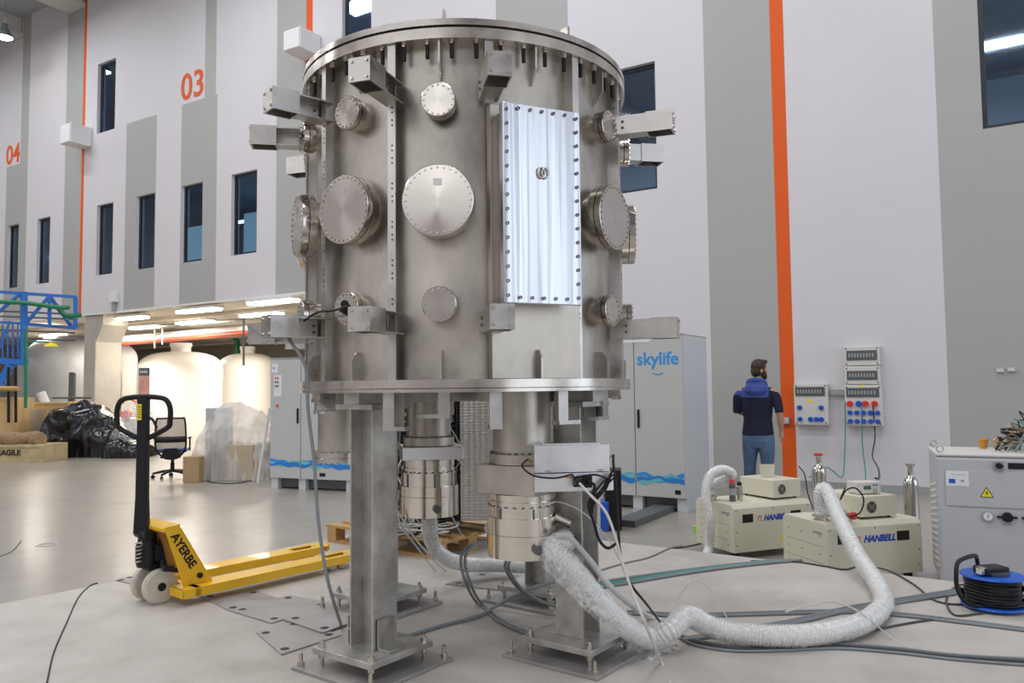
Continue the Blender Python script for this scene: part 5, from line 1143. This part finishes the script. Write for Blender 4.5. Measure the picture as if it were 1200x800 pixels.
bar('leaning_pole', 'white pole leaning against the grey cabinet beside the dust sheet', 'pole', G(302, 566, .02), at(316, 478, 12.4), .022, 'white')
# small wrapped machine with red parts
p = G(150, 524, 0); WMc = thing('wrapped_machine', 'small machine with red parts wrapped in clear film behind the pallet jack handle', 'machine', T(p.x, p.y, 0))
b = MB(); b.box(-.35, .28, 0, .5, .0, .75); b.build('machine_base', 'cab_side', WMc, bevel=.02)
b = MB(); b.lathe([(.11, 0), (.11, .16)], 20, T(-.02, 0, .86) @ RX(math.pi/2)); b.build('red_disc', 'red', WMc)
b = MB(); b.tube([(-.02+.17*math.cos(a), .05, 1.13+.13*math.sin(a)) for a in [.3*k for k in range(11)]], .03, 8); b.build('red_pipe_bow', 'redpipe', WMc)
for x in (-.3, .2): b = MB(); b.cyl((x, .1, .7), (x, .1, 1.25), .05); b.build('machine_post', 'steel2', WMc)
drape('clear_cover', 'crinkled clear film over the small red machine', 'plastic film', 126, 166, 526, 17.5, 1.0, [.7, 1.15, 1.22, 1.1, .7], 'wrap2', .08, 33, 60, 40, flare=.08)

# ------------------------------------------------------------------ office chair
p = G(204, 560, 0); OC = thing('office_chair', 'black office chair with a blue seat and mesh back, seen from behind', 'chair', T(p.x-.03, p.y, 0) @ RZ(R(17)))
b = MB()
for k in range(5):
    a = .5+1.2566*k; b.tube([(0, 0, .13), (.17*math.cos(a), .17*math.sin(a), .115), (.31*math.cos(a), .31*math.sin(a), .085)], lambda i, t_: .028-.010*t_, 8)
b.build('star_base', 'black', OC)
for k in range(5):
    a = .5+1.2566*k; b = MB(); x, y = .31*math.cos(a), .31*math.sin(a)
    for s_ in (-.022, .006): b.lathe([(.03, 0), (.03, .016)], 14, T(x, y, .03) @ RZ(a+.5) @ RX(math.pi/2) @ T(0, 0, s_))
    b.cyl((x, y, .03), (x, y, .09), .01); b.build('castor', 'black', OC)
b = MB(); b.cyl((0, 0, .12), (0, 0, .40), .026); b.cyl((0, 0, .12), (0, 0, .26), .034); b.build('gas_lift', 'black', OC)
b = MB(); b.box(-.24, .24, -.20, .26, .44, .50); b.build('seat', 'blue', OC, bevel=.025); b = MB(); b.box(-.13, .13, -.14, .14, .39, .44); b.build('seat_mechanism', 'black', OC, bevel=.02)
bk = [(-.17, -.24, .42), (-.23, -.27, .52), (-.235, -.30, .75), (-.215, -.33, 1.0), (-.15, -.335, 1.02), (.15, -.335, 1.02), (.215, -.33, 1.0), (.235, -.30, .75), (.23, -.27, .52), (.17, -.24, .42), (.08, -.22, .35), (-.08, -.22, .35)]
b = MB(); b.tube(smooth_path(bk+[bk[0]], 5)[:-1], .016, 8, closed=True); b.build('back_frame', 'black', OC)
b = MB(); vs = [(x*w_, y_-.045*(1-abs(x)), z_) for (w_, y_, z_) in ((.20, -.23, .45), (.225, -.255, .55), (.23, -.285, .70), (.22, -.31, .85), (.21, -.33, 1.01)) for x in [k/8-1 for k in range(17)]]
b.add(vs, [(j*17+i, j*17+i+1, (j+1)*17+i+1, (j+1)*17+i) for j in range(4) for i in range(16)], True); b.build('back_mesh', 'mesh', OC)
b = MB(); b.add([(x*.225, -.30-.05*(1-abs(x))-dy, z) for dy in (0, .02) for z in (.62, .72) for x in [k/8-1 for k in range(17)]], [(i, i+1, 18+i, 17+i) for i in range(16)]+[(34+i, 35+i, 52+i, 51+i) for i in range(16)]+[(i, i+1, 35+i, 34+i) for i in range(16)]+[(17+i, 18+i, 52+i, 51+i) for i in range(16)], True); b.build('lumbar_support', 'black', OC)
b = MB(); b.prism([(-.16, .36), (.16, .36), (.10, .52), (-.10, .52)], 0, .03, X=T(0, -.27, 0) @ UP); b.build('back_yoke', 'black', OC)
for s_ in (-1, 1): b = MB(); b.box(s_*.27-.02, s_*.27+.02, -.12, .12, .66, .69); b.box(s_*.27-.012, s_*.27+.012, -.03, .03, .45, .66); b.build('armrest', 'black', OC, bevel=.01)

# ------------------------------------------------------------------ the person
def solid(name, shapes, m, parent, voxel, X=None, smooth_it=4, mats=None, pick=None):
    """shapes joined into one continuous skin by voxel remeshing"""
    b = MB()
    for fn in shapes: fn(b)
    o = b.build('tmp', m, None); r_ = o.modifiers.new('r', 'REMESH'); r_.mode = 'VOXEL'; r_.voxel_size = voxel; r_.use_smooth_shade = True
    s_ = o.modifiers.new('s', 'SMOOTH'); s_.iterations = smooth_it; s_.factor = .5
    bpy.context.view_layer.update(); me = bpy.data.meshes.new_from_object(o.evaluated_get(bpy.context.evaluated_depsgraph_get())); bpy.data.objects.remove(o)
    me.materials.clear()
    for x in (mats or [m]): me.materials.append(M[x])
    if pick:
        for f in me.polygons: f.material_index = pick(f.center)
    me.polygons.foreach_set('use_smooth', [True]*len(me.polygons))
    q = bpy.data.objects.new(name, me); C.objects.link(q); q.parent = parent; q.matrix_local = X or I4; return q
def loft(rows):                              # (x, y, z, rx, ry)
    def f(b):
        n = 20; vs = [(x+rx*math.cos(2*math.pi*k/n), y+ry*math.sin(2*math.pi*k/n), z) for x, y, z, rx, ry in rows for k in range(n)]; m_ = len(rows)
        b.add(vs, [(j*n+k, j*n+(k+1) % n, (j+1)*n+(k+1) % n, (j+1)*n+k) for j in range(m_-1) for k in range(n)]+[tuple(range(n))[::-1], tuple(range((m_-1)*n, m_*n))], True)
    return f
def limb(pts, rs, X=None):
    def f(b): P = smooth_path(pts, 5); b.tube(P, lambda i, t_: (lambda k: rs[min(int(k), len(rs)-2)]*(1-(k-min(int(k), len(rs)-2)))+rs[min(int(k), len(rs)-2)+1]*(k-min(int(k), len(rs)-2)))(t_*(len(rs)-1)), 14, X=X)
    return f
def ell(c, r, X=None):
    def f(b): b.slathe([(math.sin(a)+1e-4, -math.cos(a)) for a in [math.pi*k/14 for k in range(15)]], 20, (X or I4) @ T(*c) @ Matrix.Diagonal((*r, 1)))
    return f
pp = at(888, 590, 9.8); PE = thing('person', 'bearded person with a blue hood and navy top, standing turned away', 'person', T(pp.x+.03, pp.y, 0) @ RZ(R(-26)))
HX = T(.03, .02, 1.665) @ RZ(R(-52)) @ RX(R(-4))         # head frame: face looks along +y
EL, WR = (.265, -.055, 1.15), (.275, .02, .915)
def fingers(b, wr, dirs):
    w = Vector(wr)
    for k, (dx, L_) in enumerate(((-.030, .068), (-.010, .078), (.010, .074), (.028, .058))):
        base = w+Vector((0.004, -dx, -.085)); b.tube([base+Vector((0, 0, .03)), base, base+Vector((-.006, .006, -L_*.5)), base+Vector((-.020, .012, -L_*.92))], lambda i, t_: .0095-.002*t_, 8)
    b.tube([w+Vector((-.005, .02, -.03)), w+Vector((-.012, .045, -.055)), w+Vector((-.02, .055, -.085))], lambda i, t_: .0115-.003*t_, 8)
body = [loft([(0, 0, .90, .15, .10), (0, 0, 1.05, .135, .09), (0, 0, 1.25, .16, .10), (0, -.005, 1.40, .165, .095), (0, -.005, 1.47, .10, .07)]),
        limb([(0, -.01, 1.42), (.01, 0, 1.50), (.02, .01, 1.58)], [.068, .058, .056]),
        ell((0, 0, .02), (.076, .093, .105), HX), ell((0, .035, -.035), (.056, .062, .072), HX), ell((0, .100, -.010), (.014, .020, .020), HX), ell((0, .090, .010), (.010, .014, .030), HX),
        ell((0, .078, .037), (.05, .018, .012), HX), ell((0, .088, -.045), (.024, .012, .008), HX), ell((0, .082, -.057), (.022, .012, .008), HX),
        ell((-.077, -.005, -.005), (.010, .018, .032), HX), ell((.077, -.005, -.005), (.010, .018, .032), HX),
        limb([(.16, -.01, 1.42), (.235, -.02, 1.32), EL], [.055, .050, .040]), limb([EL, (.273, -.02, 1.03), WR], [.040, .038, .025]),
        limb([WR, (.275, .03, .88), (.272, .032, .83)], [.026, .030, .034]), lambda b: fingers(b, WR, None),
        limb([(-.16, -.01, 1.42), (-.235, -.0, 1.32), (-.25, .03, 1.16)], [.055, .050, .040]), limb([(-.25, .03, 1.16), (-.18, .16, 1.12), (-.09, .24, 1.15)], [.040, .036, .026]),
        limb([(-.09, .24, 1.15), (-.05, .26, 1.17), (.0, .26, 1.19)], [.028, .032, .026]),
        limb([(.085, 0, .92), (.09, .01, .50), (.10, -.02, .09)], [.085, .055, .040]), limb([(-.085, 0, .92), (-.11, .05, .50), (-.13, .06, .09)], [.085, .055, .040])]
solid('body', body, 'skin', PE, .009, smooth_it=2)
for s_ in (-1, 1):
    b = MB(); b.slathe([(.012*math.sin(a)+1e-4, -.012*math.cos(a)) for a in [math.pi*k/8 for k in range(9)]], 10, HX @ T(s_*.030, .078, .018)); b.build('eye', 'paper', PE)
    b = MB(); b.lathe([(.0055, 0), (.0, .001)], 10, HX @ T(s_*.030, .0905, .018) @ RX(-math.pi/2)); b.build('iris', 'beard', PE)
top = [loft([(-.005, 0, .855, .195, .135), (-.003, 0, .90, .190, .130), (0, 0, 1.05, .172, .118), (0, -.005, 1.22, .190, .125), (0, -.01, 1.36, .202, .125), (0, -.01, 1.44, .165, .105), (.005, -.005, 1.50, .085, .08)]),
       limb([(.13, -.01, 1.405), (.222, -.02, 1.335), (.258, -.045, 1.20), (.268, -.055, 1.135)], [.060, .060, .054, .053]),
       limb([(-.14, -.01, 1.405), (-.228, -.005, 1.34), (-.25, .015, 1.22), (-.252, .03, 1.13)], [.060, .060, .054, .053])]
solid('hooded_top', top, 'navy', PE, .011, smooth_it=3, mats=['navy', 'hood'], pick=lambda c: 1 if c.z > 1.33 and -.27 < c.x < .15 and not (c.x < -.2 and c.z < 1.36) else 0)
hood = [loft([(0, -.10, 1.35, .09, .035), (0, -.115, 1.40, .13, .055), (.0, -.085, 1.46, .135, .07), (.005, -.045, 1.51, .105, .065), (.01, -.02, 1.535, .085, .06)]),
        limb([(-.10, .03, 1.47), (-.085, -.05, 1.52), (0, -.09, 1.54), (.085, -.05, 1.52), (.10, .03, 1.47)], [.030, .036, .036, .036, .030])]
solid('hood', hood, 'hood', PE, .009, smooth_it=2)
solid('jeans', [loft([(0, 0, .70, .10, .10), (0, 0, .78, .182, .125), (0, 0, .88, .182, .125), (0, 0, .94, .172, .118)]),
                limb([(.092, 0, .85), (.10, .005, .65), (.10, .012, .48), (.105, -.01, .25), (.105, -.02, .06)], [.105, .095, .076, .070, .062]),
                limb([(-.092, 0, .85), (-.105, .02, .65), (-.118, .05, .48), (-.128, .055, .25), (-.135, .06, .06)], [.105, .095, .076, .070, .062])], 'denim', PE, .011, smooth_it=3)
for s_, x, y in ((1, .107, -.02), (-1, -.137, .06)): solid('shoe', [ell((x, y+.05, .045), (.048, .145, .045)), ell((x, y-.02, .075), (.045, .06, .055)), (lambda x, y: (lambda b: b.box(x-.045, x+.045, y-.08, y+.18, 0, .025)))(x, y)], 'shoe', PE, .010)
solid('hair', [ell((0, -.014, .045), (.086, .096, .098), HX), ell((0, -.045, -.02), (.078, .060, .075), HX), ell((0, .055, .108), (.062, .045, .032), HX), ell((.078, .010, .02), (.012, .02, .045), HX), ell((-.078, .010, .02), (.012, .02, .045), HX)], 'hair', PE, .008, smooth_it=2)
solid('beard', [ell((0, .055, -.078), (.052, .052, .050), HX), ell((.058, .030, -.05), (.020, .040, .045), HX), ell((-.058, .030, -.05), (.020, .040, .045), HX), ell((0, .094, -.034), (.028, .010, .007), HX)], 'beard', PE, .008, smooth_it=2)
